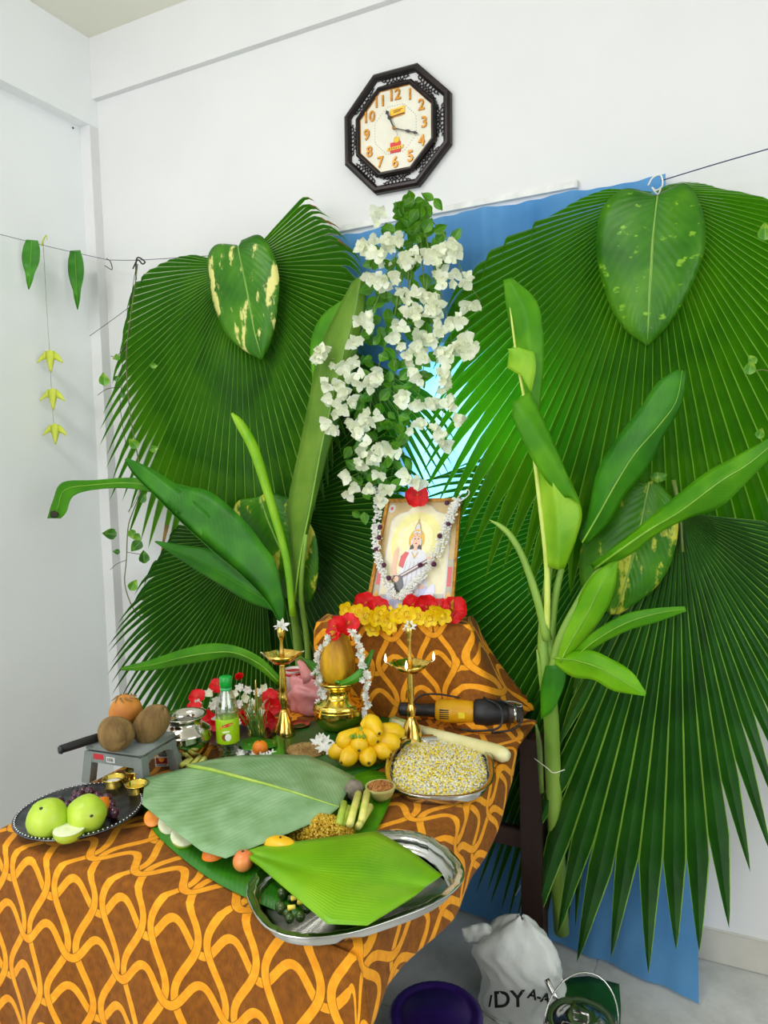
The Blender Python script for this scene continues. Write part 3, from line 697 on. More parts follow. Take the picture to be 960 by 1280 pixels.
# rolled pale upright leaf
g = g_tube([P(366, 770, Y=-.34), P(358, 700, Y=-.345), P(342, 640, Y=-.345), P(330, 600, Y=-.345), P(316, 558, Y=-.345), P(300, 530, Y=-.34), P(290, 517, Y=-.34)], [.011, .0125, .0145, .0165, .0185, .0165, .005], 12, 5); mk('rolled_leaf', g[0], g[1], m_ban_l, bl)
# big leaf to upper left
sheet('leaf', [(352, 790, -.36), (338, 742, -.37), (322, 712, -.38), (285, 668, -.40), (245, 628, -.42), (215, 606, -.43), (175, 580, -.44), (157, 573, -.44)],
      [(354, 785, -.37), (334, 752, -.39), (306, 722, -.41), (268, 690, -.43), (226, 652, -.45), (196, 622, -.46), (168, 594, -.45), (156, 575, -.44)],
      [(357, 760, -.36), (345, 706, -.37), (330, 682, -.37), (303, 648, -.39), (262, 614, -.40), (226, 607, -.41), (192, 587, -.43), (159, 572, -.44)], m_ban_d, bl, wave=.004, wfreq=16, rib_r=.0035, rib_mat=m_ban_d)
# leaf behind reaching far left, tip folding down
sheet('leaf', [(250, 640, -.36), (210, 622, -.38), (165, 611, -.42), (120, 612, -.46), (92, 620, -.48), (83, 640, -.49), (76, 648, -.49)],
      [(254, 626, -.36), (212, 612, -.38), (166, 604, -.42), (118, 606, -.46), (82, 612, -.48), (73, 632, -.49), (68, 648, -.49)],
      [(258, 614, -.36), (214, 603, -.38), (166, 597, -.42), (118, 600, -.46), (78, 603, -.48), (66, 626, -.49), (59, 648, -.49)], m_ban, bl, wave=.003, rib_r=.004)
mk('dry_tip', *g_blob(P(67, 643, Y=-.495), .022, .005, .013, 12, 7, lambda d: 1 + .25 * math.sin(d.x * 9)), M('dark_dry_tip', rgb(52, 46, 28), rgb(36, 34, 24), rough=.8), bl)
sheet('leaf', [(348, 766, -.36), (310, 752, -.37), (270, 728, -.38), (225, 700, -.40), (194, 678, -.41)],
      [(350, 760, -.365), (312, 738, -.385), (272, 714, -.395), (228, 692, -.41), (193, 677, -.41)],
      [(352, 742, -.36), (322, 712, -.36), (282, 690, -.37), (236, 682, -.39), (195, 676, -.41)], m_ban_d, bl, wave=.003, rib_r=.0035, rib_mat=m_ban)
# low leaf arching down-left and to the bottle
sheet('leaf', [(348, 858, -.40), (322, 836, -.42), (292, 822, -.44), (262, 826, -.46), (225, 832, -.48), (190, 838, -.50), (152, 838, -.52)],
      [(350, 853, -.405), (325, 830, -.425), (294, 816, -.45), (262, 816, -.47), (226, 822, -.49), (190, 831, -.505), (151, 836, -.52)],
      [(352, 848, -.40), (329, 824, -.42), (297, 808, -.44), (263, 804, -.46), (226, 812, -.48), (190, 824, -.50), (152, 834, -.52)], m_ban, bl, wave=.004, wfreq=16, rib_r=.004)
# ---- right banana plant
br = thing('banana_plant', 'young banana plant with bright yellow green leaves standing right of the table', 'banana plant', P(702, 1165, Y=-.19))
YR = -.40
g = g_tube([P(702, 1165, Y=-.19), P(692, 985, Y=-.27), P(689, 900, Y=-.36), P(684, 850, Y=YR), P(680, 800, Y=YR), P(683, 740, Y=YR), P(690, 690, Y=YR)], [.024, .024, .022, .022, .018, .012, .008], 14, 5); mk('pseudostem', g[0], g[1], m_stem, br)
g = g_tube([P(677, 990, Y=-.31), P(674, 930, Y=-.375), P(670, 905, Y=-.40)], [.007, .008, .003], 8, 4); mk('sheath', g[0], g[1], m_stem_d, br)
g = g_tube([P(678, 860, Y=YR - .01), P(674, 830, Y=YR - .02), P(671, 812, Y=YR - .02)], [.008, .006, .002], 8, 4); mk('sheath', g[0], g[1], m_stem, br)
g = g_tube([P(690, 850, Y=YR - .02), P(700, 800, Y=YR - .025), P(722, 755, Y=YR - .02), P(742, 722, Y=YR - .01), P(765, 696, Y=YR)], [.015, .013, .011, .009, .006], 10, 5); mk('leaf_stalk', g[0], g[1], m_stem, br)
g = g_tube([P(688, 830, Y=YR), P(692, 760, Y=YR - .005), P(705, 700, Y=YR), P(722, 660, Y=YR + .01)], [.013, .011, .008, .005], 10, 5); mk('leaf_stalk', g[0], g[1], m_stem, br)
# R4 rolled narrow leaf going up left
g = g_tube([P(684, 800, Y=YR - .02), P(672, 750, Y=YR - .03), P(655, 700, Y=YR - .035), P(640, 672, Y=YR - .035), P(626, 658, Y=YR - .035), P(612, 650, Y=YR - .035)], [.013, .0115, .0095, .009, .007, .0015], 10, 5); mk('rolled_leaf', g[0], g[1], m_stem, br)
# R1 unfurling pale leaf: lower bag, neck and upper blade
YA = YR - .03
sheet('leaf', [(683, 708, YA), (680, 670, YA), (673, 620, YA), (668, 570, YA), (661, 530, YA), (655, 500, YA)],
      [(697, 712, YA - .05), (698, 668, YA - .055), (694, 622, YA - .045), (686, 580, YA - .035), (672, 540, YA - .03), (662, 505, YA - .02)],
      [(706, 711, YA - .01), (722, 668, YA - .02), (727, 636, YA - .01), (708, 590, YA), (690, 555, YA), (668, 520, YA)], m_ban_l, br, wave=.003, nc=6)
g = g_tube([P(683, 800, Y=YA + .02), P(684, 760, Y=YA), P(683, 700, Y=YA - .002), P(674, 620, Y=YA - .004), P(666, 555, Y=YA - .004), P(656, 500, Y=YA - .004), P(645, 440, Y=YA - .004), P(634, 350, Y=YA - .004)], [.009, .009, .008, .007, .006, .005, .004, .002], 8, 5); mk('midrib', g[0], g[1], M('pale_midrib', rgb(206, 222, 110), rgb(190, 210, 90), rough=.4), br)
sheet('leaf', [(640, 520, YA - .04), (650, 545, YA - .05), (664, 572, YA - .05), (682, 600, YA - .04), (704, 622, YA - .03)],
      [(641, 502, YA - .045), (664, 528, YA - .055), (682, 558, YA - .055), (700, 590, YA - .045), (716, 622, YA - .03)],
      [(662, 490, YA - .03), (678, 520, YA - .03), (694, 556, YA - .03), (708, 590, YA - .03), (726, 632, YA - .02)], m_ban, br, wave=.002)
sheet('leaf', [(656, 500, YA), (648, 460, YA), (640, 420, YA), (633, 385, YA), (629, 350, YA)],
      [(664, 500, YA - .02), (664, 460, YA - .025), (660, 420, YA - .03), (654, 385, YA - .025), (636, 348, YA - .01)],
      [(674, 520, YA), (679, 470, YA), (679, 415, YA - .01), (670, 375, YA - .01), (640, 347, YA)], m_ban, br, wave=.002, nc=5)
sheet('leaf', [(634, 460, YA - .02), (636, 440, YA - .03), (634, 436, YA - .03)], [(652, 470, YA - .03), (654, 446, YA - .035), (648, 434, YA - .03)], [(664, 492, YA - .02), (670, 460, YA - .03), (668, 440, YA - .03)], m_ban_l, br, nc=3)
# R2 leaf up to the right
sheet('leaf', [(722, 672, YR), (735, 640, YR - .01), (746, 590, YR - .01), (768, 552, YR - .01), (800, 510, YR - .01), (822, 478, YR), (846, 462, YR)],
      [(728, 678, YR - .03), (748, 644, YR - .035), (768, 608, YR - .04), (793, 568, YR - .04), (822, 534, YR - .03), (845, 502, YR - .02), (853, 463, YR)],
      [(733, 682, YR), (760, 654, YR), (782, 618, YR), (810, 584, YR), (830, 545, YR), (852, 505, YR), (858, 463, YR)], m_ban_d, br, wave=.003, rib_r=.004)
# R3 broad leaf to far right
YB = YR - .05
sheet('leaf', [(738, 706, YR), (762, 688, YB), (792, 664, YB), (835, 628, YB - .02), (880, 592, YB - .03), (920, 570, YB - .05), (975, 540, YB - .07)],
      [(742, 712, YR), (766, 694, YB - .02), (812, 662, YB - .03), (852, 638, YB - .05), (900, 602, YB - .07), (938, 578, YB - .07), (985, 538, YB - .07)],
      [(748, 714, YR), (790, 692, YB), (818, 670, YB), (860, 648, YB - .02), (900, 634, YB - .03), (940, 596, YB - .05), (990, 545, YB - .07)], m_ban, br, wave=.004, wfreq=12, rib_r=.005)
# R5 medium leaf
sheet('leaf', [(694, 826, YR - .03), (704, 790, YR - .03), (720, 755, YR - .03), (738, 722, YR - .03), (768, 698, YR - .03)],
      [(700, 828, YR - .05), (715, 800, YR - .055), (734, 768, YR - .055), (750, 735, YR - .055), (770, 700, YR - .03)],
      [(708, 830, YR - .03), (730, 804, YR - .03), (754, 770, YR - .03), (768, 738, YR - .03), (773, 700, YR - .03)], m_banb, br, wave=.002, rib_r=.0035)
sheet('leaf', [(712, 818, YR - .03), (742, 790, YR - .05), (780, 768, YR - .07), (820, 760, YR - .08), (856, 758, YR - .09)],
      [(716, 824, YR - .045), (745, 800, YR - .065), (782, 779, YR - .08), (820, 767, YR - .085), (857, 761, YR - .09)],
      [(720, 828, YR - .03), (750, 806, YR - .05), (786, 788, YR - .07), (820, 778, YR - .08), (858, 764, YR - .09)], m_ban, br, wave=.002, rib_r=.003)
# R7 low broad leaf toward the viewer
sheet('leaf', [(690, 828, YR - .03), (715, 846, YR - .06), (742, 850, YR - .09), (768, 864, YR - .12), (806, 870, YR - .15)],
      [(692, 822, YR - .035), (722, 826, YR - .075), (752, 836, YR - .105), (780, 852, YR - .13), (807, 868, YR - .15)],
      [(700, 816, YR - .03), (735, 812, YR - .06), (765, 824, YR - .09), (790, 840, YR - .12), (808, 866, YR - .15)], m_banb, br, wave=.004, wfreq=13, rib_r=.0035)
sheet('leaf', [(676, 900, YR - .02), (676, 860, YR - .03), (682, 832, YR - .03)], [(690, 890, YR - .035), (692, 858, YR - .04), (692, 832, YR - .04)], [(696, 880, YR - .03), (706, 855, YR - .03), (708, 830, YR - .03)], m_ban_d, br)
# ================================================================ LARGE VARIEGATED LEAVES
def var_mat(name, blot, thr, sc):
    return leaf_mat(name, rgb(54, 118, 10), rgb(88, 146, 24), rgb(28, 88, 8), rib=rgb(150, 190, 90), ribw=.012, vein=.22, veins_n=16, trans=.12, tcol=rgb(120, 200, 50), rough=.36, spec=.28, vangle=.9, blotch=(blot, thr, sc), bumpv=.35)
m_varA = var_mat('variegated_leaf_cream', rgb(226, 222, 132), .56, (16, 16, 7)); m_varB = var_mat('variegated_leaf_speckled', rgb(130, 180, 44), .60, (20, 20, 34))
m_varC = var_mat('variegated_leaf_dark', rgb(200, 204, 70), .56, (14, 14, 7))
def big_leaf(label, Lf, Md, Rt, mat, fold=-.01, rib=.004):
    o = sheet('variegated_leaf', Lf, Md, Rt, mat, None, nc=7, sub=6, fold=fold, wave=.004, wfreq=7, rib_r=rib, rib_mat=M('leaf_rib', rgb(140, 180, 70), rgb(110, 160, 60)))
    tag(o, label, 'leaf', 'large variegated leaves tied over the palm leaves'); return o
y = -.20
big_leaf('heart shaped leaf with cream patches tied on the left palm leaf', [(296, 306, y), (270, 306, y), (259, 325, y), (262, 360, y), (270, 390, y), (284, 420, y), (305, 438, y), (326, 450, y)],
         [(298, 308, y - .02), (301, 325, y - .02), (306, 350, y - .02), (311, 375, y - .02), (315, 398, y - .02), (319, 418, y - .02), (324, 436, y - .02), (327, 450, y)],
         [(302, 300, y), (325, 294, y), (342, 318, y), (349, 350, y), (347, 385, y), (343, 410, y), (337, 434, y), (328, 450, y)], m_varA)
y = -.225
big_leaf('widest speckled heart shaped leaf tied on the right palm leaf', [(818, 243, y), (780, 236, y), (752, 262, y), (745, 310, y), (752, 350, y), (765, 388, y), (785, 416, y), (808, 432, y)],
         [(822, 245, y - .02), (819, 270, y - .02), (816, 300, y - .02), (814, 335, y - .02), (812, 365, y - .02), (811, 392, y - .02), (810, 415, y - .02), (809, 432, y)],
         [(826, 240, y), (858, 230, y), (878, 262, y), (882, 305, y), (870, 345, y), (852, 382, y), (832, 412, y), (810, 432, y)], m_varB)
y = -.235
big_leaf('dark variegated leaf half hidden behind the left banana plant', [(318, 622, y), (298, 626, y), (289, 650, y), (300, 690, y), (320, 720, y), (345, 740, y), (372, 755, y)],
         [(326, 620, y - .015), (333, 645, y - .015), (343, 670, y - .015), (355, 695, y - .015), (366, 715, y - .015), (376, 735, y - .015), (382, 755, y)],
         [(334, 614, y), (360, 622, y), (378, 640, y), (394, 668, y), (398, 700, y), (396, 730, y), (390, 752, y)], m_varC)
y = -.32
big_leaf('dark leaf with yellow streaks behind the right banana plant', [(808, 604, y), (778, 596, y), (755, 618, y), (735, 660, y), (724, 700, y), (730, 740, y), (762, 768, y)],
         [(812, 602, y - .015), (806, 630, y - .015), (800, 660, y - .015), (793, 690, y - .015), (785, 718, y - .015), (777, 745, y - .015), (768, 768, y)],
         [(820, 600, y), (842, 625, y), (848, 655, y), (843, 690, y), (832, 718, y), (812, 742, y), (775, 768, y)], m_varC)
# ================================================================ FLOWERS AND SMALL LIBRARY
TS = TZ + 0.0035      # height on which things rest on the cloth
m_red = leaf_mat('red_petal', rgb(228, 10, 22), rgb(244, 36, 44), rgb(186, 4, 14), trans=.25, tcol=rgb(240, 30, 40), rough=.5, nscale=30)
m_yelp = leaf_mat('yellow_petal', rgb(250, 218, 0), rgb(255, 232, 30), rgb(238, 190, 0), trans=.25, tcol=rgb(255, 230, 0), rough=.45, nscale=30)
m_ythroat = M('yellow_throat', rgb(216, 146, 0), rgb(196, 118, 0))
m_whp = leaf_mat('white_petal', rgb(250, 250, 244), rgb(254, 254, 250), rgb(242, 242, 230), trans=.2, tcol=rgb(255, 255, 250), rough=.5, nscale=30)
m_boug = leaf_mat('bougainvillea_bract', rgb(246, 248, 226), rgb(252, 253, 240), rgb(232, 238, 200), trans=.3, tcol=rgb(252, 254, 232), rough=.55, nscale=20)
m_bleaf = leaf_mat('bougainvillea_leaf', rgb(76, 138, 14), rgb(124, 176, 34), rgb(38, 98, 10), trans=.35, tcol=rgb(130, 200, 40), rough=.4, rib=rgb(130, 175, 70), ribw=.03, nscale=14)
m_bstem = M('green_stem', rgb(120, 140, 60), rgb(90, 110, 45), rough=.6)
m_purple = M('purple_flower', rgb(90, 16, 66), rgb(60, 8, 46), rough=.5, scale=200, bump=.4)
def petal(L, W, cup=0.2, ruf=0.0, pts=(0.25, .75, 1.0, .85, 0.0), ang=0.0, tilt=0.0, nc=3, seed=0, tipp=0.0):
    """petal in +X from origin, facing +Z"""
    V = []; UV = []; F = []; n = len(pts)
    for i, w in enumerate(pts):
        f = i / (n - 1); x = L * f
        for k in range(nc):
            t = -1 + 2 * k / (nc - 1)
            y = t * W * w * .5; z = cup * L * (f ** 1.5) + ruf * L * math.sin(t * 3 + seed + f * 5) * f - .12 * W * (1 - t * t) * w
            V.append(Vector((x, y, z))); UV.append(((t + 1) / 2, f))
    for i in range(n - 1):
        for k in range(nc - 1): a = i * nc + k; F.append((a, a + nc, a + nc + 1, a + 1))
    m = Matrix.Rotation(ang, 4, 'Z') @ Matrix.Rotation(-tilt, 4, 'Y')
    return [m @ v for v in V], F, UV
def flower_me(name, n, L, W, mat, cup=.2, ruf=0, pts=(0.3, .8, 1.0, .8, .1), tilt=0.0, centre=None, cmat=None, nc=3, layers=1, jit=.08, seed=1):
    rr = random.Random(seed); V = []; F = []; UV = []; fm = []
    for l in range(layers):
        for i in range(n):
            v, f, uv = petal(L * (1 - .22 * l), W * (1 - .15 * l), cup, ruf, pts, 2 * PI * i / n + l * .5 + rr.uniform(-jit, jit), tilt + l * .35 + rr.uniform(-jit, jit), nc, rr.uniform(0, 6))
            o = len(V); V += v; UV += uv; F += [tuple(a + o for a in q) for q in f]; fm += [0] * len(f)
    if centre:
        g = centre; o = len(V); V += g[0]; UV += [(0, 0)] * len(g[0]); F += [tuple(a + o for a in q) for q in g[1]]; fm += [1] * len(g[1])
    return meshdata(name, V, F, [mat, cmat or mat], UV, True, fm)
stam = join(g_tube([(0, 0, 0), (.001, .001, .012), (.004, .002, .024)], [.0016, .0016, .0026], 6), *[g_blob((.002 + .002 * math.cos(i * 2.4), .002 * math.sin(i * 2.4), .014 + i * .0013), .0012, .0012, .0012, 5, 3) for i in range(8)])
hib_me = [flower_me('hibiscus', 5, .040, .042, m_red, .22, .09, (.25, .75, 1.05, 1.0, .45), .12, stam, m_ythroat, 5, 1, .1, s) for s in (1, 2)]
thr = g_lathe([(.0, -.016), (.004, -.016), (.0105, .0015), (.0085, .0), (.0, -.009)], (0, 0, 0), (0, 0, 1), 12)
yel_me = [flower_me('yellow_flower', 5, .028, .0235, m_yelp, .18, .05, (.4, .8, 1.05, .95, .4), .12, thr, m_ythroat, 5, 1, .08, s) for s in (3, 4)]
red_ball = [flower_me('red_flower', 7, .024, .02, m_red, .5, .12, (.4, .9, 1.0, .9, .4), .35, None, None, 3, 3, .2, s) for s in (5, 6)]
jas_me = [flower_me('jasmine', 6, .016, .0075, m_whp, .1, .05, (.4, .8, 1.0, .7, .1), .2, None, None, 3, 1, .15, s) for s in (7, 8)]
jas2_me = [flower_me('jasmine_double', 6, .015, .009, m_whp, .3, .06, (.4, .9, 1.0, .8, .2), .45, None, None, 3, 2, .2, s) for s in (9, 10)]
boug_me = [flower_me('bract_flower', 3, .025, .024, m_boug, .30, .14, (.2, .95, 1.0, .6, .0), .18, g_tube([(0, 0, 0), (.001, 0, .012)], [.001, .0018], 5), m_boug, 3, 1, .3, s) for s in (11, 12, 13)] + [flower_me('bract_flower', 5, .020, .015, m_boug, .25, .15, (.2, .85, 1.0, .6, .0), .5, None, None, 3, 1, .3, 14)]
bleaf_me = []
for s in range(3):
    v, f, uv = petal(.036, .026, .12, .04 * s, (.1, .75, 1.0, .85, .5, .02), 0, 0, 5, s); bleaf_me.append(meshdata('leaf', v, f, m_bleaf, uv))
def look(d, roll=0.0):
    """quaternion turning +Z to direction d"""
    return Vector(d).to_track_quat('Z', 'Y') @ Quaternion((0, 0, 1), roll)
def toward(p, spread=.6, rr=rnd, up=0.0):
    d = (CAM - Vector(p)).normalized() + Vector((rr.uniform(-spread, spread), rr.uniform(-spread, spread) * .4, rr.uniform(-spread, spread) + up)); return d.normalized()
def place(me, name, p, d=None, sc=1.0, parent=None, roll=None, rr=rnd):
    if d is None: d = toward(p)
    return link(name, me, parent, p, look(d, rr.uniform(0, 6.28) if roll is None else roll), sc)
m_brass = M('polished_brass', rgb(240, 204, 110), rgb(228, 184, 84), rough=.16, metal=1.0, scale=30)
m_gold2 = M('bright_gold_brass', rgb(244, 218, 110), rgb(236, 204, 84), rough=.14, metal=1.0, scale=30)
m_steel = M('polished_steel', rgb(205, 205, 200), rgb(185, 185, 182), rough=.16, metal=1.0, scale=10)
m_silver = M('silver_pot_metal', rgb(214, 208, 196), rgb(196, 190, 178), rough=.14, metal=1.0, scale=20)
m_dsteel = M('dark_tarnished_steel', rgb(120, 122, 128), rgb(84, 86, 94), rough=.3, metal=1.0, scale=30)
def scatter_stuff(name, centre_fn, n, size, mat, parent, seed, elong=1.0, label=None):
    """many tiny grains joined as one part"""
    rr = random.Random(seed); V = []; F = []
    base = [Vector((1, 0, 0)), Vector((-1, 0, 0)), Vector((0, 1, 0)), Vector((0, -1, 0)), Vector((0, 0, 1)), Vector((0, 0, -1))]
    fc = [(0, 2, 4), (2, 1, 4), (1, 3, 4), (3, 0, 4), (2, 0, 5), (1, 2, 5), (3, 1, 5), (0, 3, 5)]
    fm = []; nm = len(mat) if isinstance(mat, (list, tuple)) else 1
    for i in range(n):
        c = Vector(centre_fn(rr)); q = Quaternion(Vector((rr.uniform(-1, 1), rr.uniform(-1, 1), rr.uniform(-1, 1))).normalized(), rr.uniform(0, 6)); s = size * rr.uniform(.7, 1.2); o = len(V)
        for b_ in base: V.append(c + q @ Vector((b_.x * s * elong, b_.y * s, b_.z * s)))
        F += [tuple(a + o for a in f) for f in fc]; fm += [rr.randrange(nm)] * 8
    return mk(name, V, F, mat, parent, smooth=True, fm=fm, kind='stuff')
# ================================================================ BOUGAINVILLEA
YBG = -.27
bgv = thing('bougainvillea_bunch', 'hanging bunch of white bougainvillea below the clock', 'flowers', P(500, 300, Y=YBG))
def zb(x, y): return 380 + x / 3.2, 230 + y / 3.2
stems = [[(520, 262), (505, 330), (492, 400), (470, 470), (455, 560), (450, 620)], [(522, 262), (515, 340), (500, 420), (492, 480), (500, 540), (488, 600)], [(526, 264), (540, 330), (560, 400), (565, 450), (555, 510), (548, 545)],
         [(518, 264), (490, 330), (465, 390), (435, 450), (425, 500)], [(524, 262), (530, 350), (545, 420), (580, 430)], [(515, 264), (480, 300), (460, 345)], [(528, 264), (560, 300), (580, 345), (600, 375)], [(430, 450), (408, 448), (397, 447)], [(522, 264), (510, 360), (530, 440), (520, 510)]]
for s in stems:
    g = g_tube([P(x, y, Y=YBG - .02 * math.sin(i)) for i, (x, y) in enumerate(s)], [.0026] + [.0016] * (len(s) - 2) + [.0009], 5, 4); mk('stem', g[0], g[1], m_bstem, bgv)
g = g_tube([P(514, 240, Y=YBG), P(516, 262, Y=YBG), P(520, 300, Y=YBG)], [.003, .005, .004], 6, 3); mk('stem', g[0], g[1], M('brown_twig', rgb(110, 80, 50)), bgv)
cl = [(260,230),(330,240),(300,300),(270,390),(310,390),(340,370),(420,290),(480,290),(520,310),(540,270),(600,250),(590,290),(530,370),(570,390),(630,370),(395,450),(465,450),(510,440),(440,510),(490,510),(530,490),(235,520),(250,550),(430,530),(460,580),(390,580),(370,640),(470,640),(520,610),(560,570),(615,550),(560,650),(600,640),(640,640),(670,650),(50,700),(65,680),(205,640),(190,700),(140,740),(110,790),(160,810),(205,780),(250,800),(290,760),(180,850),(110,870),(150,920),(100,975),(240,930),(190,970),(220,1000),(270,950),(380,850),(440,700),(480,690),(550,700),(460,760),(560,760),(570,820),(520,870),(470,890),(600,870),(630,950),(540,980),(450,980),(550,1030),(240,1060),(310,1060),(270,1100),(350,1090),(230,1130),(290,1160),(180,1170),(240,1200),(200,1230),(310,1240),(330,1220),(400,1160),(450,1180),(300,130),(370,205),(420,300),(245,250),(285,270),(660,465)]
rr = random.Random(77)
for (zx, zy) in cl:
    for k in range(3 if zy < 1150 else 2):
        x, y = zb(zx + rr.uniform(-26, 26), zy + rr.uniform(-26, 26)); p = P(x, y, Y=YBG - .025 - rr.uniform(0, .035)); d = toward(p, .7, rr, -.15)
        place(rr.choice(boug_me), 'flower', p, d, rr.uniform(.95, 1.3), bgv, rr=rr)
lr = random.Random(78)
def leafat(x, y, sc=1.0, yy=None, dark=False):
    p = P(x, y, Y=YBG - (.03 * lr.random()) if yy is None else yy); d = toward(p, .7, lr)
    link('leaf', lr.choice(bleaf_me), bgv, p, look(d, lr.uniform(0, 6.28)), sc * lr.uniform(.8, 1.15))
for i in range(62): leafat(lr.gauss(520, 14), 247 + abs(lr.gauss(0, 34)), 1.25)
for i in range(200):
    t = lr.random(); y = 300 + t * 310; xc = 515 - 50 * t; w = 52 - 18 * t
    leafat(xc + lr.uniform(-w, w), y, 1.35, YBG + .012 - .03 * lr.random())
for (x, y) in [(498, 520), (503, 542), (485, 515), (440, 640), (455, 640), (500, 560), (485, 585), (478, 570)]: leafat(x, y, 1.15, YBG - .05)
# ================================================================ CLIMBING VINE AND EDGE LEAVES
m_vleaf = leaf_mat('pothos_leaf', rgb(92, 160, 40), rgb(170, 205, 70), rgb(50, 115, 30), trans=.3, tcol=rgb(150, 210, 60), rough=.35, nscale=40, rib=rgb(170, 205, 110), ribw=.02)
m_vdark = leaf_mat('pothos_leaf_dark', rgb(46, 108, 26), rgb(96, 155, 40), rgb(26, 78, 20), trans=.2, rough=.35, nscale=40, rib=rgb(150, 190, 90), ribw=.02)
v, f, uv = petal(.05, .04, .1, .03, (.25, .95, 1.0, .8, .45, .02), 0, 0, 5, 1); hl1 = meshdata('leaf', v, f, m_vleaf, uv); hl2 = meshdata('leaf', v, f, m_vdark, uv)
YV = -.19
vn = thing('pothos_vine', 'thin pothos vine with small leaves trailing down left of the palm leaves', 'vine', P(170, 340, Y=YV))
m_vine = M('vine_stem', rgb(120, 130, 70), rgb(80, 84, 50), rough=.6); m_root = M('dry_root', rgb(70, 58, 52), rough=.8)
g = g_tube([P(x, y, Y=YV) for x, y in [(172, 330), (167, 370), (160, 420), (158, 460), (163, 520), (172, 570), (176, 610), (166, 640), (160, 660), (158, 700), (156, 730), (166, 760), (180, 775)]], [.0022] * 13, 6, 4); mk('stem', g[0], g[1], m_vine, vn)
for pts in [[(163, 383), (140, 400), (112, 420)], [(165, 400), (156, 440), (150, 470)], [(160, 430), (146, 445), (138, 445)], [(152, 484), (134, 486), (122, 494)], [(160, 640), (170, 625), (178, 600)], [(158, 700), (146, 705), (138, 712)], [(158, 690), (170, 692), (184, 694)], [(163, 380), (168, 345), (172, 330)], [(160, 455), (150, 500), (158, 560)]]:
    g = g_tube([P(x, y, Y=YV) for x, y in pts], .0013, 5, 4); mk('aerial_root', g[0], g[1], m_root, vn)
rr = random.Random(4)
for (x, y, s, ml, rot) in [(131, 482, .75, 0, 1.6), (143, 476, .4, 1, .8), (150, 445, .45, 0, 3.6), (188, 457, .4, 0, 0), (172, 560, .7, 0, 2.2), (187, 562, .5, 0, 0.2), (152, 490, .4, 1, 5), (175, 628, .62, 1, 1.0), (146, 668, .8, 1, 3.0), (163, 662, .6, 0, 5), (176, 676, .8, 1, 4.0), (168, 668, .5, 0, 5.5), (181, 704, .75, 1, 1.6), (163, 738, .7, 0, 1.0), (176, 744, .6, 1, 5.8), (174, 762, .9, 0, 0.1), (150, 690, .4, 1, 3)]:
    p = P(x, y, Y=YV - .01); link('leaf', (hl1, hl2)[ml], vn, p, look(toward(p, .3, rr), rot), s * 1.45)
eg = thing('pothos_vine', 'pale curled pothos leaves on a thin stem at the right edge over the palm', 'vine', P(958, 460, Y=-.24))
for (x, y, s, rot) in [(936, 468, .75, 1.4), (944, 455, .6, 2.2), (948, 548, .6, 1.2), (957, 300, .9, 1.6), (957, 558, .5, 4)]:
    p = P(x, y, Y=-.245); link('leaf', hl1, eg, p, look(toward(p, .3, rr), rot), s)
g = g_tube([P(942, 466, Y=-.24), P(952, 462, Y=-.24), P(975, 468, Y=-.24)], .0014, 5, 3); mk('stem', g[0], g[1], m_vine, eg)
g = g_tube([P(975, 280, Y=-.24), P(972, 400, Y=-.24), P(968, 560, Y=-.24)], .0016, 5, 3); mk('stem', g[0], g[1], m_vine, eg)
# small triangular leaf scraps at the tie of the lower right leaf
o = sheet('leaf_scrap', [(812, 598, -.345), (813, 592, -.345)], [(822, 604, -.35), (822, 590, -.35)], [(832, 600, -.345), (834, 592, -.345)], m_vleaf, None, nc=2, sub=2); tag(o, 'small torn pale green leaf scrap at the tie of the dark streaked leaf', 'leaf')
# ================================================================ LEFT WALL HANGINGS
m_mango = leaf_mat('mango_leaf', rgb(60, 140, 24), rgb(86, 165, 36), rgb(40, 112, 16), trans=.25, rough=.35, rib=rgb(110, 175, 60), ribw=.02, vein=.2, veins_n=14)
def mango(cx, top, bot, hw, label, rot=0):
    y = P(cx, top, X=.02).y; pts = []; wl = []; n = 7
    for i in range(n):
        f = i / (n - 1); pts.append((cx + rot * f, top + (bot - top) * f, y)); wl.append(hw * (.35 + .65 * math.sin(PI * min(1, f * 1.15 + .15))) if f < 1 else .5)
    o = blade('mango_leaf', pts, wl, wl, m_mango, None, wave=.004, wfreq=22, tl=-.01, tr=-.01, rib_r=.0012); tag(o, label, 'leaf', 'green leaves on the left wall string')
mango(40, 300, 362, 11.5, 'left green leaf clipped on the string on the left wall', -4); mango(94, 313, 387, 10, 'right green leaf clipped on the string near the corner', 3)
m_palmfold = leaf_mat('folded_yellow_palm', rgb(216, 226, 84), rgb(232, 238, 120), rgb(196, 212, 60), trans=.3, rough=.5)
m_thr = M('thin_thread', rgb(150, 140, 110), rough=.8)
hy = P(58, 380, X=.02).y
hg = thing('hanging_ornament', 'thread with three folded yellow palm leaf birds hanging on the left wall', 'ornament', P(54, 303, Y=hy))
g = g_tube([P(54, 303, Y=hy), P(57, 360, Y=hy), P(60, 410, Y=hy), P(62, 440, Y=hy), P(65, 500, Y=hy), P(68, 540, Y=hy)], .0009, 5, 3); mk('thread', g[0], g[1], m_thr, hg)
g = g_tube([P(52, 307, Y=hy), P(54, 300, Y=hy), P(58, 294, Y=hy), P(59, 300, Y=hy)], [.004, .003, .002, .001], 6, 3); mk('knot', g[0], g[1], m_palmfold, hg)
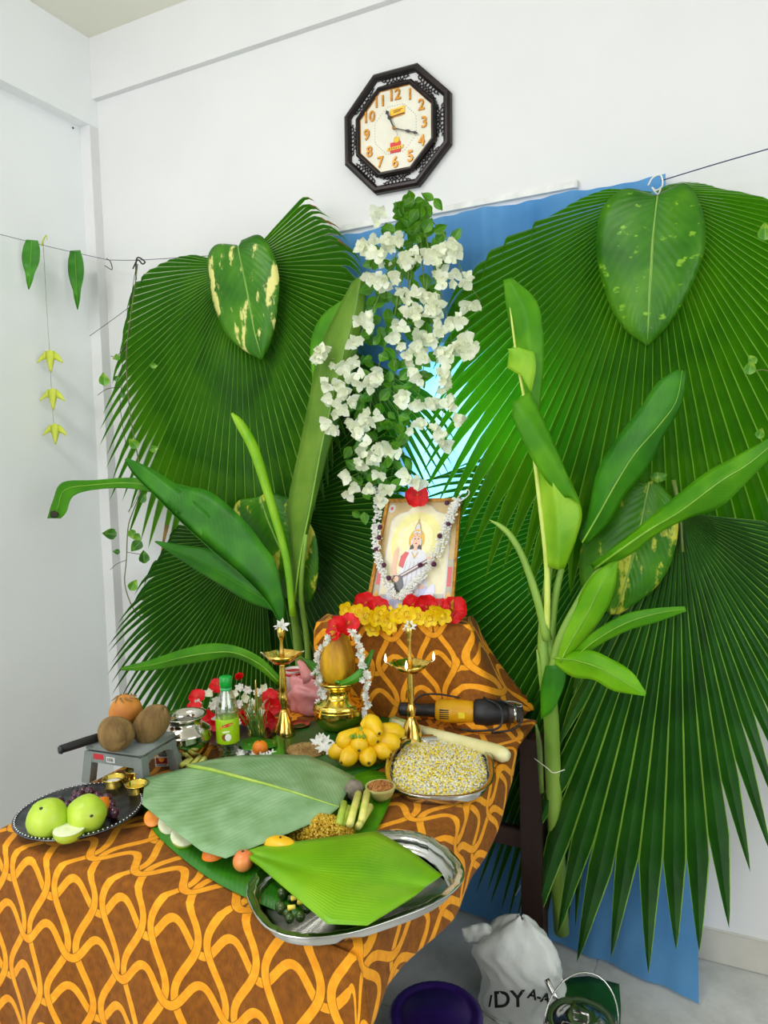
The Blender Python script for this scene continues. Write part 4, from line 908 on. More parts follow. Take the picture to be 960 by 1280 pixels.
for (x, y, s) in [(62, 437, 1.0), (65, 485, .97), (68, 529, .93)]:
    b_ = sheet('folded_body', [(x - 6 * s, y + 3, hy), (x - 4 * s, y + 14 * s, hy), (x, y + 27 * s, hy)], [(x, y, hy - .012), (x + 1, y + 14 * s, hy - .012), (x + 2 * s, y + 29 * s, hy)], [(x + 7 * s, y + 3, hy), (x + 6 * s, y + 14 * s, hy), (x + 3 * s, y + 27 * s, hy)], m_palmfold, hg, nc=2, sub=3)
    sheet('wing', [(x - 5 * s, y + 1, hy), (x - 11 * s, y + 8 * s, hy), (x - 17 * s, y + 17 * s, hy)], [(x - 5 * s, y + 7 * s, hy - .005), (x - 10 * s, y + 11 * s, hy - .005), (x - 16 * s, y + 16 * s, hy)], [(x - 4 * s, y + 12 * s, hy), (x - 9 * s, y + 13 * s, hy), (x - 15 * s, y + 17 * s, hy)], m_palmfold, b_, nc=2, sub=3)
    sheet('wing', [(x + 5 * s, y + 1, hy), (x + 12 * s, y + 7 * s, hy), (x + 17 * s, y + 16 * s, hy)], [(x + 5 * s, y + 7 * s, hy - .005), (x + 11 * s, y + 11 * s, hy - .005), (x + 17 * s, y + 16 * s, hy)], [(x + 5 * s, y + 12 * s, hy), (x + 10 * s, y + 14 * s, hy), (x + 16 * s, y + 17 * s, hy)], m_palmfold, b_, nc=2, sub=3)
# ================================================================ FRAMED PICTURE
TLp, TRp = P(484, 624, Y=-.235), P(577, 623, Y=-.20)
zb_ = BZ + .006
BLp = P(455, 768, Y=-.325); BRp = P(566, 768, Y=-.285); BLp.z = BRp.z = zb_
fr = thing('picture_frame', 'gold framed print of a seated goddess playing a veena standing on the raised box', 'picture', (BLp + BRp) / 2)
uX = ((TRp - TLp) + (BRp - BLp)).normalized(); uZ = ((TLp - BLp) + (TRp - BRp)).normalized(); nrmF = uX.cross(uZ).normalized()
if nrmF.dot(CAM - BLp) < 0: nrmF = -nrmF
def fp(u, v, d=0.0): return (BLp * (1 - u) + BRp * u) * (1 - v) + (TLp * (1 - u) + TRp * u) * v + nrmF * d
m_frame = M('gilt_frame', rgb(206, 150, 52), rgb(160, 104, 30), rough=.35, metal=.4, scale=60, bump=.3)
def bar(u0, v0, u1, v1, name='frame_bar'):
    w = .035; V = []
    P4 = {'l': [(0, 0), (w, w * .75), (w, 1 - w * .75), (0, 1)], 'r': [(1, 0), (1 - w, w * .75), (1 - w, 1 - w * .75), (1, 1)], 't': [(0, 1), (w, 1 - w * .75), (1 - w, 1 - w * .75), (1, 1)], 'b': [(0, 0), (w, w * .75), (1 - w, w * .75), (1, 0)]}[u0]
    for d in (-.006, .010):
        for (u, v) in P4: V.append(fp(u, v, d - (0 if d < 0 else (.004 if (u, v) in (P4[1], P4[2]) else 0))))
    mk(name, V, [(0, 1, 2, 3), (7, 6, 5, 4), (0, 4, 5, 1), (1, 5, 6, 2), (2, 6, 7, 3), (3, 7, 4, 0)], m_frame, fr, smooth=False)
for s in 'lrtb': bar(s, 0, 0, 0)
mk('backboard', [fp(u, v, -.007) for u, v in ((0.01, .01), (.99, .01), (.99, .99), (.01, .99))], [(0, 1, 2, 3)], m_card, fr, smooth=False)
pm = {}
def PM(k, c): pm[k] = M('print_' + k, c, tuple(x * .93 for x in c[:3]) + (1,), rough=.25, scale=40)
for k, c in dict(border=rgb(206, 178, 120), cream=rgb(238, 230, 190), glow=rgb(240, 232, 150), glow2=rgb(246, 240, 180), arch=rgb(216, 214, 214), skin=rgb(238, 190, 160), crown=rgb(200, 160, 110), hair=rgb(70, 55, 50), sari=rgb(222, 222, 228), fold=rgb(190, 192, 206), red=rgb(214, 84, 84), veena=rgb(120, 76, 66), lotus=rgb(190, 200, 236), lot2=rgb(222, 228, 246), stone=rgb(176, 172, 150), gold=rgb(232, 180, 50), dark=rgb(92, 90, 92), lip=rgb(190, 40, 50), water=rgb(186, 194, 180)).items(): PM(k, c)
keys = list(pm); PV_ = []; PF = []; PFM = []; depth_ = [0.0]
def poly(k, pts):
    depth_[0] += .00008; o = len(PV_)
    for u, v in pts: PV_.append(fp(u, v, -.003 + depth_[0]))
    PF.append(tuple(range(o, o + len(pts)))); PFM.append(keys.index(k))
def ell(k, u, v, a, b_, n=18, rot=0):
    poly(k, [(u + a * math.cos(t) * math.cos(rot) - b_ * math.sin(t) * math.sin(rot) * .75, v + (a * math.cos(t) * math.sin(rot) + b_ * math.sin(t) * math.cos(rot))) for t in [2 * PI * i / n for i in range(n)]])
poly('border', [(.03, .02), (.97, .02), (.97, .98), (.03, .98)])
for (u, v) in ((.09, .92), (.91, .92)): ell('arch', u, v, .045, .035); ell('red', u, v, .02, .015)
for (u0, u1) in ((.04, .12), (.88, .96)):
    poly('stone', [(u0, .05), (u1, .05), (u1, .5), (u0, .5)]); poly('red', [(u0 + .015, .28), (u1 - .015, .28), (u1 - .015, .44), (u0 + .015, .44)]); poly('gold', [((u0 + u1) / 2 - .03, .2), ((u0 + u1) / 2, .15), ((u0 + u1) / 2 + .03, .2), ((u0 + u1) / 2, .24)])
arch = [(.13, .04), (.87, .04), (.87, .80), (.84, .84), (.78, .87), (.68, .89), (.62, .93), (.5, .965), (.38, .93), (.32, .89), (.22, .87), (.16, .84), (.13, .80)]
poly('arch', [(.5 + (u - .5) * 1.05, .5 + (v - .5) * 1.015) for u, v in arch]); poly('cream', arch)
ell('glow', .48, .64, .32, .25); ell('glow2', .48, .66, .2, .16)
for i in range(16):
    a = 2 * PI * i / 16; poly('glow', [(.48 + .15 * math.cos(a - .03), .67 + .11 * math.sin(a - .03)), (.48 + .33 * math.cos(a), .67 + .25 * math.sin(a)), (.48 + .15 * math.cos(a + .03), .67 + .11 * math.sin(a + .03))])
poly('water', [(.13, .04), (.87, .04), (.87, .22), (.13, .2)])
ell('gold', .48, .66, .10, .085)
poly('hair', [(.405, .58), (.43, .68), (.48, .71), (.53, .68), (.555, .58), (.53, .56), (.43, .56)])
poly('sari', [(.30, .52), (.38, .57), (.44, .58), (.53, .58), (.60, .56), (.66, .50), (.64, .38), (.68, .28), (.60, .20), (.36, .20), (.28, .28), (.33, .40)])
poly('red', [(.30, .44), (.31, .52), (.36, .56), (.41, .55), (.38, .50), (.36, .42)])
poly('skin', [(.22, .55), (.26, .60), (.28, .56), (.27, .42), (.30, .36), (.26, .33), (.22, .40)]); poly('skin', [(.64, .52), (.72, .50), (.74, .46), (.66, .44), (.60, .46)])
for k in range(5): poly('fold', [(.34 + k * .06, .22), (.355 + k * .06, .22), (.40 + k * .045, .48), (.39 + k * .045, .48)])
ell('lotus', .22, .14, .10, .05, rot=.3); ell('lot2', .26, .20, .05, .09, rot=.5); ell('lotus', .32, .12, .09, .05); ell('lot2', .42, .10, .10, .04)
ell('lotus', .62, .17, .06, .12, rot=-.6); ell('lot2', .70, .20, .05, .12, rot=-.7); ell('lotus', .74, .11, .11, .045); ell('lot2', .60, .09, .09, .04); ell('skin', .61, .27, .04, .015)
poly('skin', [(.455, .57), (.505, .57), (.50, .62), (.46, .62)]); ell('skin', .48, .655, .052, .058)
for s in (-1, 1): ell('dark', .48 + s * .021, .665, .011, .006); poly('dark', [(.48 + s * .008, .682), (.48 + s * .034, .682), (.48 + s * .022, .689)])
poly('lip', [(.463, .627), (.48, .62), (.497, .627), (.48, .634)]); poly('crown', [(.477, .643), (.483, .643), (.48, .668)]); ell('lip', .48, .70, .006, .008)
poly('crown', [(.425, .70), (.44, .74), (.45, .78), (.465, .80), (.48, .84), (.495, .80), (.51, .78), (.52, .74), (.535, .70), (.48, .715)]); poly('arch', [(.43, .70), (.445, .745), (.48, .765), (.515, .745), (.53, .70), (.48, .72)]); ell('arch', .48, .76, .024, .03); ell('arch', .425, .64, .012, .03); ell('arch', .535, .64, .012, .03); ell('gold', .48, .735, .035, .008)
poly('gold', [(.44, .55), (.48, .50), (.52, .55), (.515, .56), (.48, .515), (.445, .56)])
poly('veena', [(.24, .325), (.26, .30), (.74, .50), (.74, .545)]); poly('arch', [(.26, .325), (.265, .315), (.73, .515), (.73, .53)]); poly('dark', [(.26, .36), (.30, .24), (.36, .22), (.40, .28), (.36, .36)]); ell('skin', .30, .33, .03, .025); ell('skin', .67, .50, .03, .02)
mk('print', PV_, PF, [pm[k] for k in keys], fr, smooth=False, fm=PFM)
m_fglass, nt, b = new_mat('picture_glass'); b.inputs['Transmission Weight'].default_value = 1; b.inputs['IOR'].default_value = 1.25; b.inputs['Roughness'].default_value = 0.03
# white hook of the garland at the top right corner of the frame
g = g_tube([P(572, 622, Y=-.24), P(584, 612, Y=-.24), P(586, 618, Y=-.24), P(576, 626, Y=-.24), P(572, 622, Y=-.24)], .0016, 6, 3)
# garland
gl = thing('garland', 'jasmine garland with purple flowers hung around the framed picture', 'garland', P(480, 632, Y=-.2)); mk('hook', g[0], g[1], m_whp, gl)
gp = smooth_pts([(476, 612, .014), (475, 640, .014), (473, 668, .014), (475, 695, .014), (481, 718, .014), (490, 736, .014), (500, 748, .014), (512, 738, .014), (526, 724, .014), (542, 703, .014), (552, 682, .014), (560, 658, .014), (567, 640, .014), (574, 626, .014)], 8)
def onframe(x, y, d=.014):
    v = CR * ((x - 480) / FPX) - CU * ((y - 640) / FPX) + CF; t = (BLp - CAM).dot(nrmF) / v.dot(nrmF); return CAM + v * t + nrmF * d
rr = random.Random(5)
budv = []; budf = []
for i in range(900):
    q = gp[rr.randrange(len(gp))]; a = rr.uniform(0, 6.28); r = rr.uniform(.5, 1) * .0125
    c = onframe(q[0] + rr.uniform(-2, 2), q[1] + rr.uniform(-2, 2), .017) + uX * math.cos(a) * r + nrmF * abs(math.sin(a)) * r * .8 + uZ * rr.uniform(-.004, .004)
    dd = (uX * math.cos(a) + nrmF * abs(math.sin(a)) + uZ * rr.uniform(-.6, .6)).normalized()
    g = g_blob((0, 0, 0), .0034, .0034, .0068, 6, 4); qt = look(dd); n = len(budv); budv += [c + qt @ Vector(v) for v in g[0]]; budf += [tuple(k + n for k in f) for f in g[1]]
mk('jasmine_buds', budv, budf, m_whp, gl, kind='stuff')
for (x, y) in [(478, 660), (477, 673), (473, 688), (483, 707), (489, 723), (528, 707), (545, 706), (552, 671), (563, 656), (561, 630)]:
    c = onframe(x, y, .026); g = g_blob(c, .0085, .0085, .0085, 10, 7, lambda d: 1 + .12 * math.sin(d.x * 14) * math.sin(d.z * 14)); mk('purple_flower', g[0], g[1], m_purple, gl)
o = place(hib_me[0], 'hibiscus', P(521, 620, Y=-.25), toward(P(521, 620, Y=-.25), .1), 1.0, roll=.5); tag(o, 'red hibiscus on the top edge of the picture frame', 'flower', 'red hibiscus flowers')
# flowers on the raised box in front of the frame
def boxpt(x, y, fy): return P(x, y, Y=fy)
ys = [(432, 762), (447, 765), (441, 772), (458, 770), (469, 774), (483, 776), (497, 770), (509, 768), (521, 771), (537, 773), (554, 770), (466, 786), (487, 784), (476, 766), (545, 764)]
rr = random.Random(6)
for i, (x, y) in enumerate(ys):
    p = P(x, y, Y=-.445 + .12 * (x - 430) / 130 * .9); o = place(yel_me[i % 2], 'yellow_flower', p, toward(p, .35, rr, -.1), rr.uniform(.9, 1.1), rr=rr)
    tag(o, ordw(sorted(ys).index(ys[i])) + ' yellow trumpet flower from the left below the framed picture', 'flower', 'yellow flowers below the framed picture')
for i, (x, y, s, lb) in enumerate([(456, 754, .95, 'leftmost dark red hibiscus behind the yellow flowers'), (472, 760, .95, 'second dark red hibiscus from the left behind the yellow flowers'), (515, 757, .9, 'red hibiscus beneath the middle of the framed picture'), (532, 757, .95, 'red hibiscus just right of the middle below the frame'), (550, 760, .8, 'small red hibiscus below the right corner of the frame'), (569, 763, 1.15, 'large red hibiscus at the right end of the flower row')]):
    p = P(x, y, Y=-.39 + .10 * (x - 430) / 130); o = place(hib_me[i % 2], 'hibiscus', p, toward(p, .35, rr, .2), s, rr=rr); tag(o, lb, 'flower', 'red hibiscus flowers')
for i, (x, y) in enumerate([(480, 762), (488, 760), (495, 763), (500, 757)]):
    p = P(x, y, Y=-.40); o = place(jas_me[0], 'ixora', p, toward(p, .4, rr), .6, rr=rr); o.data = o.data.copy(); o.data.materials[0] = m_yelp; o.data.materials[1] = m_yelp; tag(o, ordw([0, 1, 2, 3][i]) + ' small star shaped yellow blossom from the left below the frame', 'flower', 'small star blossoms below the frame')
# ================================================================ BANANA LEAVES ON THE TABLE
m_tleaf = leaf_mat('banana_leaf_on_table', rgb(52, 132, 22), rgb(76, 156, 34), rgb(34, 104, 16), vein=.3, veins_n=60, trans=.1, rough=.35)
m_tleafd = leaf_mat('dark_banana_leaf', rgb(30, 92, 26), rgb(44, 112, 36), rgb(18, 70, 20), vein=.3, veins_n=60, trans=.1, rough=.35)
z0 = TS + .003
def tsheet(label, A, Mi, B, mat, **kw):
    o = sheet('banana_leaf', A, Mi, B, mat, None, 'Z', **kw); tag(o, label, 'leaf', 'banana leaves on the table'); return o
tsheet('deep green banana leaf lying lowest on the table under the fruit', [(170, 985, z0), (178, 1012, z0), (200, 1048, z0), (262, 1098, z0), (330, 1132, z0), (372, 1148, z0)], [(240, 960, z0 + .003), (262, 980, z0 + .003), (290, 1015, z0 + .003), (340, 1052, z0 + .003), (395, 1080, z0 + .003), (420, 1092, z0 + .003)], [(300, 940, z0), (330, 950, z0), (370, 970, z0), (420, 1000, z0), (462, 1032, z0), (480, 1045, z0)], m_tleaf, nc=4)
tsheet('dark banana leaf under the brass pot and the bananas', [(290, 945, z0), (340, 915, z0), (400, 900, z0), (470, 893, z0), (515, 893, z0)], [(330, 962, z0 + .002), (380, 935, z0 + .003), (430, 925, z0 + .003), (480, 915, z0 + .002), (520, 908, z0)], [(400, 975, z0), (430, 975, z0), (465, 965, z0), (500, 945, z0), (525, 925, z0)], m_tleafd, nc=4)
tsheet('small bright banana leaf piece under the half coconut cup', [(432, 972, z0 + .004), (430, 1005, z0 + .004), (438, 1046, z0 + .004)], [(462, 962, z0 + .006), (458, 1005, z0 + .006), (455, 1042, z0 + .006)], [(492, 968, z0 + .004), (488, 1000, z0 + .004), (470, 1040, z0 + .004)], m_ban, nc=3)
m_cover = leaf_mat('glaucous_leaf_underside', rgb(138, 178, 126), rgb(164, 200, 152), rgb(116, 158, 96), vein=.3, veins_n=34, trans=.15, rough=.5, vangle=-.5, nscale=14, bumpv=.3)
zc = TS + .055
co = tsheet('pale grey green banana leaf covering the heap of food', [(232, 956, zc - .02), (270, 948, zc - .01), (303, 944, zc), (345, 943, zc), (385, 944, zc - .01), (408, 953, zc - .015), (444, 971, zc - .03)],
       [(236, 959, zc), (265, 964, zc + .012), (300, 973, zc + .016), (335, 982, zc + .016), (370, 992, zc + .012), (398, 1001, zc), (424, 1009, zc - .01)],
       [(182, 972, zc - .014), (177, 1005, zc - .012), (212, 1034, zc - .006), (252, 1064, zc - .006), (282, 1073, zc - .012), (345, 1048, zc - .02), (410, 1021, zc - .02)], m_cover, nc=7, linear=True, wave=.004, wfreq=9, rib_r=.0055, rib_mat=M('yellow_green_rib', rgb(176, 200, 90), rgb(150, 180, 70), rough=.4), lift=.004)
m_front = leaf_mat('fresh_banana_leaf', rgb(120, 184, 10), rgb(150, 206, 24), rgb(92, 160, 6), vein=.55, veins_n=4, trans=.2, tcol=rgb(150, 220, 40), rough=.35, vangle=8, nscale=6)
zf = TS + .048
tsheet('bright green cut banana leaf lying over the front steel tray', [(295, 1060, zf - .02), (345, 1055, zf - .008), (405, 1047, zf), (471, 1039, zf), (512, 1062, zf), (553, 1094, zf - .008)], [(296, 1062, zf - .02), (340, 1075, zf - .002), (388, 1090, zf + .004), (440, 1099, zf + .006), (490, 1104, zf), (532, 1109, zf - .008)], [(297, 1064, zf - .02), (324, 1083, zf - .01), (366, 1119, zf - .004), (409, 1155, zf - .004), (459, 1157, zf - .004), (514, 1124, zf - .008)], m_front, nc=8, linear=True, fold=.006)
# ================================================================ TRAYS
def tray(label, c, a, b_, ang, depth, mat, rim=.018, flute=0, n=64, ex=2.7, name='steel_tray', group='steel trays on the table'):
    c = Vector(c); t = thing(name, label, 'tray', c, group); ca, sa = math.cos(ang), math.sin(ang)
    def ring(s, z, fl=0):
        out = []
        for i in range(n):
            th = 2 * PI * i / n; x = math.copysign(abs(math.cos(th)) ** (2 / ex), math.cos(th)) * (a + s); y = math.copysign(abs(math.sin(th)) ** (2 / ex), math.sin(th)) * (b_ + s)
            k = 1 + fl * math.cos(th * 24) * .01
            out.append(c + Vector(((x * ca - y * sa) * k, (x * sa + y * ca) * k, z)))
        return out
    def rings(name, spec, close0=False, close1=False):
        V = []; F = []
        for s, z, fl in spec: V += ring(s, z, fl)
        for r in range(len(spec) - 1):
            for i in range(n): j = (i + 1) % n; F.append((r * n + i, r * n + j, (r + 1) * n + j, (r + 1) * n + i))
        if close0: F.append(tuple(range(n)))
        if close1: F.append(tuple((len(spec) - 1) * n + i for i in range(n)))
        return mk(name, V, F, mat, t)
    rings('rim', [(-rim, depth - .002, flute), (-rim * .7, depth + .0005, flute), (-rim * .3, depth - .001, flute), (0, depth + .002, 0), (.0015, depth - .001, 0), (-rim * .3, depth - .0035, flute), (-rim, depth - .0045, flute)])
    rings('well', [(-rim - .018, 0.0, 0), (-rim - .008, .001, 0), (-rim - .001, depth * .5, flute), (-rim, depth - .002, flute), (-rim + .0015, depth - .003, flute), (-rim - .002, .0005, 0)], True)
    return t, ring
tr1, rg1 = tray('oval steel tray at the front right table corner under a bright leaf', (1.880, -1.255, TS + .001), .205, .148, math.radians(53), .026, m_steel, .015, 1)
tr2, rg2 = tray('oval steel tray heaped with yellow puffed grain right of the bananas', (1.825, -.695, TS + .001), .197, .140, math.radians(112), .024, m_steel, .012, 0)
# grain in the second tray
m_gr1 = M('yellow_grain', rgb(240, 222, 96), rgb(232, 206, 66), rough=.6); m_gr2 = M('pale_grain', rgb(240, 236, 214), rgb(225, 218, 190), rough=.6); m_gr3 = M('grey_sugar_grain', rgb(232, 230, 216), rough=.5)
c2 = Vector((1.825, -.695, TS)); ang2 = math.radians(112)
def grain2(rr):
    while True:
        x, y = rr.uniform(-1, 1), rr.uniform(-1, 1)
        if abs(x) ** 2.6 + abs(y) ** 2.6 < 1: break
    X, Y_ = x * .178, y * .121; h = .010 + .016 * (1 - max(abs(x), abs(y)) ** 2) + rr.uniform(0, .002)
    return c2 + Vector((X * math.cos(ang2) - Y_ * math.sin(ang2), X * math.sin(ang2) + Y_ * math.cos(ang2), h))
V = []; F = []; NR, NA = 10, 48
for r in range(NR + 1):
    for i in range(NA):
        th = 2 * PI * i / NA; f = r / NR; x = math.copysign(abs(math.cos(th)) ** (2 / 2.6), math.cos(th)) * f; y = math.copysign(abs(math.sin(th)) ** (2 / 2.6), math.sin(th)) * f
        V.append(c2 + Vector((x * .18 * math.cos(ang2) - y * .123 * math.sin(ang2), x * .18 * math.sin(ang2) + y * .123 * math.cos(ang2), .008 + .016 * (1 - max(abs(x), abs(y)) ** 2))))
for r in range(NR):
    for i in range(NA): j = (i + 1) % NA; F.append((r * NA + i, r * NA + j, (r + 1) * NA + j, (r + 1) * NA + i))
pg = thing('puffed_grain', 'heap of yellow and white puffed grain filling the oval steel tray', 'grain', c2); pg['kind'] = 'stuff'
mk('heap', V, F, m_gr3, pg, kind='stuff'); scatter_stuff('grains', grain2, 2700, .0040, [m_gr1, m_gr2, m_gr1, m_gr3], pg, 21, 1.3)
# dark fruit pieces inside the front tray
m_dgrape = M('dark_green_fruit', rgb(70, 100, 30), rgb(40, 60, 24), rough=.15, scale=60); m_dgrape2 = M('black_fruit', rgb(44, 40, 44), rgb(26, 24, 30), rough=.15)
rr = random.Random(8)
for i in range(26):
    x, y = 345 + rr.random() * 75, 1105 + rr.random() * 45
    if y < 1098 + (x - 340) * .45 or (x - 345) * .9 + 1100 > y + 32: 
        pass
    p = P(x, y, Z=TS + .016); r = rr.uniform(.008, .011)
    g = g_blob(p, r, r, r * 1.1, 12, 8); o = mk('grape', g[0], g[1], (m_dgrape, m_dgrape2)[i % 2 if x > 370 else 0]); tag(o, 'wet dark green grape lying in the front steel tray', 'grape', 'grapes in the front steel tray')
for x, y, wd in [(368, 1118, 'topmost'), (372, 1128, 'rightmost'), (360, 1135, 'lowest'), (364, 1123, 'leftmost')]:
    p = P(x, y, Z=TS + .028); g = g_tube([p, p + Vector((.012, .006, .002))], [.005, .004], 7); o = mk('cane_chip', g[0], g[1], m_gr1); tag(o, wd + ' short pale yellow cane chip among the grapes in the front tray', 'food', 'cane chips in the front tray')
# ================================================================ ROUND PLATES
def lathe_thing(name, label, cat, c, prof, mat, n=40, part='body', group=None, **kw):
    t = thing(name, label, cat, c, group); g = g_lathe(prof, c, n=n, **kw); mk(part, g[0], g[1], mat, t); return t
pc = Vector((1.156, -1.268, TS + .001))
fpz = thing('steel_plate', 'dark steel plate with beaded rim holding guavas and grapes at the left table corner', 'plate', pc)
g = g_lathe([(0, 0), (.085, 0), (.108, .012), (.118, .024), (.120, .0225), (.110, .009), (.088, -.0008), (0, -.0008)], pc, n=56); mk('well', g[0], g[1], m_dsteel, fpz)
g = g_lathe([(.118, .024), (.126, .026), (.141, .029), (.143, .0275), (.126, .0245), (.119, .0225)], pc, n=56); mk('rim', g[0], g[1], m_dsteel, fpz)
bd = join(*[g_blob(pc + Vector((.137 * math.cos(a), .137 * math.sin(a), .030)), .0032, .0032, .002, 6, 4) for a in [2 * PI * i / 84 for i in range(84)]])
mk('beading', bd[0], bd[1], M('bright_beading', rgb(190, 192, 196), rough=.2, metal=1), fpz, kind='stuff')
m_guava = M('guava_skin', rgb(160, 196, 40), rgb(190, 214, 70), rough=.4, scale=14, bump=.25, bscale=60, detail=5)
m_flesh = M('pale_guava_flesh', rgb(236, 240, 206), rgb(218, 226, 176), rough=.5, scale=60); m_scar = M('brown_scar', rgb(60, 48, 30))
def guava(x, y, r, label, name='guava', tilt=(0.2, -.5, .8)):
    p = P(x, y, Z=TS + .008 + r); t = thing(name, label, 'fruit', p, 'guavas on the dark steel plate'); q = look(tilt)
    g = g_blob(p, r, r, r * 1.06, 24, 16, lambda d: 1 + .025 * math.cos(5 * math.atan2(d.y, d.x)) * (1 - d.z * d.z) - .06 * max(0, d.z) ** 8, q); mk('flesh', g[0], g[1], m_guava, t)
    mk('calyx', *g_blob(p + q @ Vector((0, 0, r * 1.0)), .004, .004, .003, 8, 5), m_scar, t); return t
guava(60, 1024, .044, 'whole green guava at the left side of the dark steel plate'); guava(108, 1018, .043, 'whole green guava at the right side of the dark steel plate', tilt=(.6, -.3, .2))
def half_fruit(name, x, y, z, r, skin, flesh, label, d=(0, -.2, 1), cat='fruit', group=None, sq=1.0, flat=1.0):
    p = P(x, y, Z=z); t = thing(name, label, cat, p, group); q = look(d)
    prof = [(0, -r * flat)] + [(r * math.sin(a), -r * flat * math.cos(a)) for a in [PI / 2 * i / 7 for i in range(1, 8)]]
    g = g_lathe(prof[:-1] + [(r, 0)], (0, 0, 0), n=22, sx=sq); g = ([p + q @ v for v in g[0]], [f for f in g[1] if len(f) == 4 or len(f) == 3]); mk('skin', g[0], g[1], skin, t)
    g = g_lathe([(r * .995, -.0004), (r * .9, .0006), (r * .4, .0012), (0, .001)], (0, 0, 0), n=22, sx=sq); mk('cut_face', [p + q @ v for v in g[0]], g[1], flesh, t); return t
half_fruit('guava_half', 87, 1035, TS + .044, .031, m_guava, m_flesh, 'cut guava half showing pale flesh at the front of the dark plate', (.1, .0, 1), sq=1.2, group='guavas on the dark steel plate')
m_orange = M('orange_peel', rgb(238, 140, 26), rgb(226, 118, 16), rough=.4, scale=20, bump=.3, bscale=250); m_orf = M('orange_flesh', rgb(244, 156, 40), rgb(236, 130, 24), rough=.3, scale=90)
half_fruit('orange_half', 122, 1005, TS + .062, .026, m_orange, m_orf, 'orange piece peeking out behind the right guava', (-.6, .2, .5))
m_grape = M('purple_grape', rgb(84, 26, 50), rgb(52, 18, 40), rough=.18, scale=50, coat=.3)
rr = random.Random(9)
for i, (x, y) in enumerate([(75, 1003), (84, 1008), (92, 1001), (100, 996), (106, 1002), (112, 990), (116, 994), (98, 1008), (90, 1012), (104, 990), (128, 1000), (134, 998), (130, 1006), (137, 1012), (142, 1016), (134, 1018), (122, 996), (139, 1006), (95, 994)]):
    r = rr.uniform(.0105, .0125); p = P(x, y, Z=TS + .026 + (i % 3) * .006); g = g_blob(p, r, r, r * 1.15, 14, 9); o = mk('grape', g[0], g[1], m_grape); tag(o, 'round purple grape on the dark steel plate behind the guavas', 'grape', 'purple grapes on the dark steel plate')
# gold plate with three cups
gc = P(161, 994, Z=TS + .004)
gp_ = lathe_thing('brass_plate', 'small shiny brass plate carrying three little brass bowls', 'plate', gc, [(0, 0), (.060, 0), (.070, .006), (.088, .010), (.089, .0085), (.071, .004), (.061, -.001), (0, -.001)], m_gold2, 44, 'dish')
bd = join(*[g_blob(gc + Vector((.085 * math.cos(a), .085 * math.sin(a), .011)), .002, .002, .0015, 5, 4) for a in [2 * PI * i / 60 for i in range(60)]]); mk('beading', bd[0], bd[1], m_gold2, gp_, kind='stuff')
m_ghee = M('yellow_paste', rgb(232, 196, 60), rgb(220, 176, 30), rough=.3); m_ash = M('white_powder', rgb(240, 236, 226), rough=.8)
for (x, y, m_, lb) in [(143, 992, m_ash, 'left little brass bowl holding white powder'), (172, 1000, m_ghee, 'front right little brass bowl holding yellow paste'), (171, 981, m_ash, 'rear little brass bowl holding white powder')]:
    c = P(x, y, Z=TS + .006); t = lathe_thing('brass_bowl', lb, 'bowl', c, [(0, 0), (.011, 0), (.014, .004), (.013, .010), (.023, .022), (.0265, .040), (.0285, .041), (.0275, .0425), (.0245, .041), (.021, .026), (.012, .014), (0, .012)], m_gold2, 28, 'bowl_body', 'little brass bowls on the brass plate')
    mk('contents', *g_lathe([(.022, .031), (.012, .034), (0, .035)], c, n=20), m_, t)
# ================================================================ STOOL WITH COCONUTS
m_plas = M('grey_plastic', rgb(134, 142, 138), rgb(120, 128, 124), rough=.35, scale=5)
FLc, FRc = P(105, 931, Z=.885), P(176, 941, Z=.885)
sx_ = (FRc - FLc); sx_.z = 0; SW = sx_.length; sx_.normalize(); sy_ = Vector((-sx_.y, sx_.x, 0)); SD = .15
st = thing('plastic_stool', 'low grey plastic footstool with red and white stickers carrying coconuts', 'stool', FLc + sx_ * SW / 2 + sy_ * SD / 2 - Vector((0, 0, .885 - TS)))
def sp(a, b_, z): return Vector((FLc.x, FLc.y, 0)) + sx_ * a + sy_ * b_ + Vector((0, 0, z))
def sbox(a0, b0, z0_, a1, b1, z1, bev=.004):
    g = g_box(a0, b0, z0_, a1, b1, z1, bev); return [sp(v.x, v.y, v.z) for v in g[0]], g[1]
mk('seat', *sbox(0, 0, .868, SW, SD, .885, .006), m_plas, st)
for a in (0, 1):
    for b_ in (0, 1):
        w = .026; xa = a * (SW - w); yb = b_ * (SD - w)
        V = [sp(xa + dx + (1 if a else -1) * fl, yb + dy + (1 if b_ else -1) * fl * .6, z) for z, fl in ((.868, 0), (TS + .002, .010)) for dx, dy in ((0, 0), (w, 0), (w, w), (0, w))]
        mk('leg', V, [(0, 1, 2, 3), (7, 6, 5, 4), (0, 4, 5, 1), (1, 5, 6, 2), (2, 6, 7, 3), (3, 7, 4, 0)], m_plas, st, smooth=False)
def arch_panel(fixed, side):
    L = SW if side == 'x' else SD; n = 10; V = []
    for i in range(n + 1):
        f = i / n; t = .014 + (L - .028) * f; low = .868 - .012 - .022 * abs(2 * f - 1) ** 3
        for z in (.869, low):
            V.append(sp(t, fixed, z) if side == 'x' else sp(fixed, t, z))
    F = [(2 * i, 2 * i + 2, 2 * i + 3, 2 * i + 1) for i in range(n)]; o = mk('apron', V, F, m_plas, st, smooth=False); mod_solid(o, .003, 0)
arch_panel(.002, 'x'); arch_panel(SD - .002, 'x'); arch_panel(.002, 'y'); arch_panel(SW - .002, 'y')
m_stk_r = M('red_sticker', rgb(200, 40, 50)); m_stk_w = M('white_sticker', rgb(235, 236, 232))
def sticker(a0, a1, z0_, z1, m_, name):
    mk(name, *sbox(a0, -.0012, z0_, a1, -.0002, z1, 0), m_, st, smooth=False)
